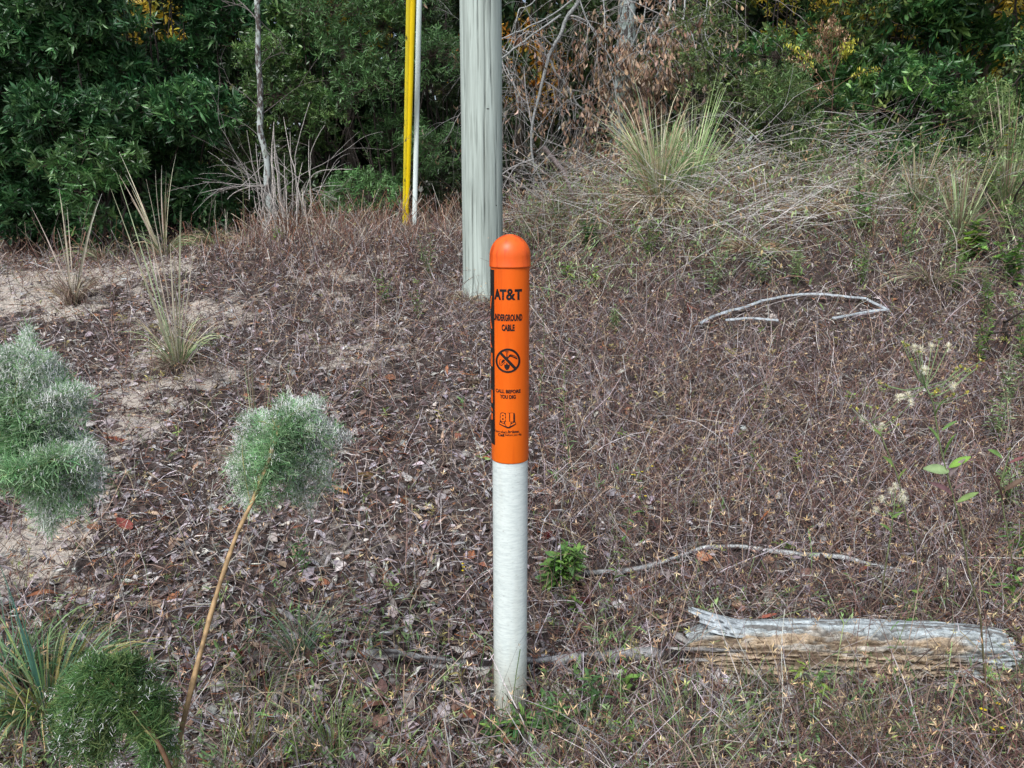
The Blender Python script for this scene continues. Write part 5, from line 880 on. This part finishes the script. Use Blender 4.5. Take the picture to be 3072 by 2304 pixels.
shrub(1330, 9.3, 1.0, 3.7, OAK+SML, [(.04, .07, .022), (.06, .09, .03)], 12, 100, 'shaded shrub behind the hanging dry leaves')
shrub(1540, 8.6, .95, 3.6, OAK+SML, CO, 15, 110, 'olive green oak leaved shrub right of the hanging dry leaves')
shrub(1690, 8.1, .85, 2.9, OAK+FIN, CO+CLR, 15, 120, 'mixed light green thicket shrub behind the tan seed head')
shrub(1850, 8.3, .9, 3.8, LAU2, CLR, 14, 85, 'laurel leaved shrub right of the tan seed head')
shrub(2010, 7.9, .85, 3.7, LAU2, CLR+CL, 15, 85, 'dense laurel leaved shrub in the upper right')
shrub(2170, 7.5, .85, 3.6, LAU2, CLR+CL, 14, 85, 'dense dark laurel leaved shrub at the right edge')
shrub(1900, 7.0, .7, 1.15, LAU, CLR, 9, 90, 'low bright green laurel sprouts on the right crest', rad_r=(.18, .32), sc=.8)
shrub(2340, 7.3, .9, 3.4, LAU2, CLR, 9, 70, 'laurel leaved shrub partly beyond the right edge')
shrub(1640, 7.0, .6, .9, FIN, [(.10, .18, .06), (.16, .24, .08)], 8, 110, 'low pale green bush among the brushwood', rad_r=(.16, .30))
shrub(2190, 5.7, .38, .80, FIN, [(.14, .24, .08), (.22, .32, .11), (.10, .18, .06)], 7, 90, 'low loose yellow green bush among the straw stalks at the right edge', rad_r=(.14, .26), sc=.8)
shrub(2075, 6.7, .35, .9, FIN, [(.16, .25, .08), (.24, .33, .12)], 6, 80, 'pale green twiggy bush standing between the two groups of straw stalks', rad_r=(.14, .24), sc=.8)
shrub(2195, 4.4, .16, .36, FIN, [(.16, .27, .08), (.25, .36, .12), (.32, .34, .08)], 6, 45, 'small yellow green bush at the right edge level with the seed puffs', rad_r=(.08, .15), sc=.55, z0=.06, ry=.2)
shrub(2120, 7.0, .5, 1.3, SML, [(.12, .22, .06), (.18, .28, .09)], 8, 80, 'mid green small leaved bush behind the straw stalks at the right edge', rad_r=(.16, .30), sc=.9)
shrub(1530, 7.2, .5, 1.5, SML+FIN, [(.14, .22, .07), (.2, .28, .09), (.09, .14, .05)], 9, 80, 'loose light green bush behind the tallest bunch of grass', rad_r=(.18, .32), sc=.9)
# darker second row and sunlight painted as yellow foliage beyond
xs_ = np.linspace(-9.5, 9.5, 12)
for i, x_ in enumerate(xs_):
    w_ = ['far left', 'left', 'centre left', 'centre', 'centre right', 'right', 'far right'][min(6, i*7//12)]
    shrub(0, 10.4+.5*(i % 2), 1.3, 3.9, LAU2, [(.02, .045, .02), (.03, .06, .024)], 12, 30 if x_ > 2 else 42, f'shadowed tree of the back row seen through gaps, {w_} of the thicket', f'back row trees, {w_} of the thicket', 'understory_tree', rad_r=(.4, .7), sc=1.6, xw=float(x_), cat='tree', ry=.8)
SUN_YL = [(.75, .55, .06), (.62, .50, .08), (.80, .62, .16), (.45, .42, .07)]  # bright yellow leaf colours stand in for sunlight showing through the gaps
for (px, dist, z_, r_, n_, lb) in ((2050, 9.0, 3.45, 1.2, 480, 'tree with sunlight painted into its yellow leaves behind the right hand laurels'), (1760, 9.4, 3.6, 1.0, 300, 'thin tree with sunlight put into its yellow leaf colour behind the oak leaved shrub'), (330, 9.3, 3.7, 1.0, 240, 'tree with sunlight painted as yellow leaves glimpsed at the top left'), (1110, 9.6, 2.9, .8, 220, 'orange leaved tree behind the wooden pole'), (760, 9.3, 3.7, .9, 220, 'tree with sunlight painted into its golden leaves glimpsed above the small leaved shrub')):
    c0 = AT(px, dist); t = thing('sun_tinted_tree', lb, 'tree', tuple(c0)); b = B(); tube_path(b, [c0-[0, 0, .1], c0+[.1, 0, 1.5], np.array([c0[0], dist, z_])], [.06, .05, .03], (.2, .17, .14), 20, 8, .1); 
    for _ in range(14): rbranch(b, np.array([c0[0], dist, z_-random.uniform(0, 1.4)]), rdir(1, .3)[0], r_, .015, 1, -.05, (.16, .13, .10), None, 2)
    b.build('trunk', M_WOOD, t); b = B(); pos = np.array([c0[0], dist, z_])+rdir(n_)*(r_*rs.rand(n_)**.4)[:, None]*np.array([1, .6, .75]); b.inst(OAK[0], pos, frame(rdir(n_)), 1.0+.6*rs.rand(n_), pick(SUN_YL if 'orange' not in lb else [(.7, .30, .05), (.6, .38, .06)], n_)); b.build('crown', M_SOFT, t)
# distant wood closing the view
b = B(); n = 9000; x_ = rs.uniform(-34, 34, n); y_ = 16+6*rs.rand(n); z_ = 1+rs.rand(n)**.9*9
b.inst(OAK[1], np.stack([x_, y_, z_], 1), frame(rdir(n)), 7+5*rs.rand(n), pick([(.03, .055, .02), (.05, .08, .03), (.10, .11, .03)], n)); 
n = 60; x_ = rs.uniform(-30, 30, n); y_ = 17+4*rs.rand(n); tq = np.linspace(0, 1, 5)[None, :, None]; p0 = np.stack([x_, y_, 0*x_+.9], 1); b.strands(p0[:, None]+np.array([0, 0, 11.])*tq+rs.normal(size=(n, 1, 3))*.4*tq, .13, (.10, .08, .07), 7)
tag(b.build('distant_wood', M_SOFT), 'dark mass of woodland beyond the thicket', 'woodland', kind='stuff')
# leaf floor and thin stems under the thicket
b = B()
for i in range(70):
    x_ = rs.uniform(-6.5, 6.5); y_ = rs.uniform(7.9, 9.6); p0 = np.array([x_, y_, float(H(x_, y_))]); hh = rs.uniform(.6, 3.2); e = p0+np.array([rs.normal()*.25, rs.normal()*.2, hh]); tube_path(b, [p0, (p0+e)/2+rs.normal(size=3)*.06, e], [.010, .007, .003], np.array((.16, .14, .13))*random.uniform(.4, 1.2), 9, 5, .05)
for i in range(260):
    x_ = rs.uniform(-5.5, 5.5); y_ = rs.uniform(7.1, 8.2); p0 = np.array([x_, y_, float(H(x_, y_))+abs(rs.normal())*.3]); rbranch(b, p0, nz(rs.normal(size=3)*[1, .4, .8]+[0, 0, .2]), rs.uniform(.2, .6), .0024, 1, -.1, (.24, .21, .19), None, 2, .25)
tag(b.build('undergrowth_stems', M_WOOD), 'countless thin grey stems and twigs under the thicket', 'undergrowth', kind='stuff')
b = B(); n = 9000; x_ = rs.uniform(.05, 5.8, n); y_ = rs.uniform(5.2, 8.0, n); k = rs.rand(n) < sstep(5.0, 6.8, y_+.12*x_+1.2*(fbm(x_*1.5, y_*1.5)-.5)); x_ = x_[k]; y_ = y_[k]; n = len(x_)
h_ = .10+.42*rs.rand(n)**1.5; tq = np.linspace(0, 1, 6)[None, :, None]; d = rdir(n, 1.1); Pt = np.stack([x_, y_, H(x_, y_)], 1)[:, None]+h_[:, None, None]*(d[:, None]*tq+rdir(n, -.4)[:, None]*.55*tq*tq)
cg = pick([(.28, .42, .20), (.40, .52, .28), (.64, .58, .44), (.56, .52, .46), (.36, .23, .16), (.18, .30, .12)], n, [2.2, 1.6, 5, 4.5, 4, 1.8]); b.strands(Pt, .0021*(.6+.6*rs.rand(n)), cg*.8, flat=True, col2=cg*1.2)
gl = leaf(1, .24, .05, -.25, 3); gk = cg[:, 1] > cg[:, 0]
for kk in (2, 3, 4, 5):
    for _ in range(2): b.inst(gl, Pt[gk, kk], frame(rdir(gk.sum(), .3)), .020+.024*rs.rand(gk.sum()), cg[gk]*1.05)
tag(b.build('crest_grass', M_GRASS), 'mixed green and straw coloured grass growing thickly along the right crest', 'grass', kind='stuff')
# ------------------------------------------------------------------ light, camera
w = bpy.data.worlds.new('World'); SC.world = w; w.use_nodes = True; nt = w.node_tree; ns = nt.nodes; L = nt.links; bg = ns['Background']
sky = ns.new('ShaderNodeTexSky'); sky.sky_type = 'NISHITA'; sky.sun_disc = False; EL, AZ = rad(52), rad(205); sky.sun_elevation = EL; sky.sun_rotation = AZ; sky.air_density = 1.0; sky.dust_density = 3.0; sky.ozone_density = .6
hs = ns.new('ShaderNodeHueSaturation'); hs.inputs['Saturation'].default_value = .75; L.new(sky.outputs[0], hs.inputs['Color']); L.new(hs.outputs[0], bg.inputs[0]); bg.inputs[1].default_value = .15
ld = bpy.data.lights.new('Sun', 'SUN'); ld.energy = 2.75; ld.angle = rad(22); ld.color = (.98, .985, 1); lo = bpy.data.objects.new('sun', ld); COL.objects.link(lo)
sdir = np.array([sin(AZ)*cos(EL), cos(AZ)*cos(EL), sin(EL)])
import mathutils
lo.rotation_euler = mathutils.Vector(-sdir).to_track_quat('-Z', 'Y').to_euler(); lo.location = (0, -5, 12)
cam = bpy.data.cameras.new('Camera'); co = bpy.data.objects.new('camera', cam); COL.objects.link(co); cam.sensor_width = 36; cam.lens = FPX/3072*36; cam.clip_end = 2000; cam.clip_start = .05
co.location = (0, 0, CAMH); co.rotation_euler = (pi/2-PITCH, 0, 0); SC.camera = co
SC.view_settings.view_transform = 'Standard'; SC.view_settings.look = 'None'; SC.view_settings.exposure = 0; SC.view_settings.gamma = 1
SC.cycles.max_bounces = 5; SC.cycles.diffuse_bounces = 3; SC.cycles.glossy_bounces = 2; SC.cycles.transmission_bounces = 3; SC.cycles.transparent_max_bounces = 4
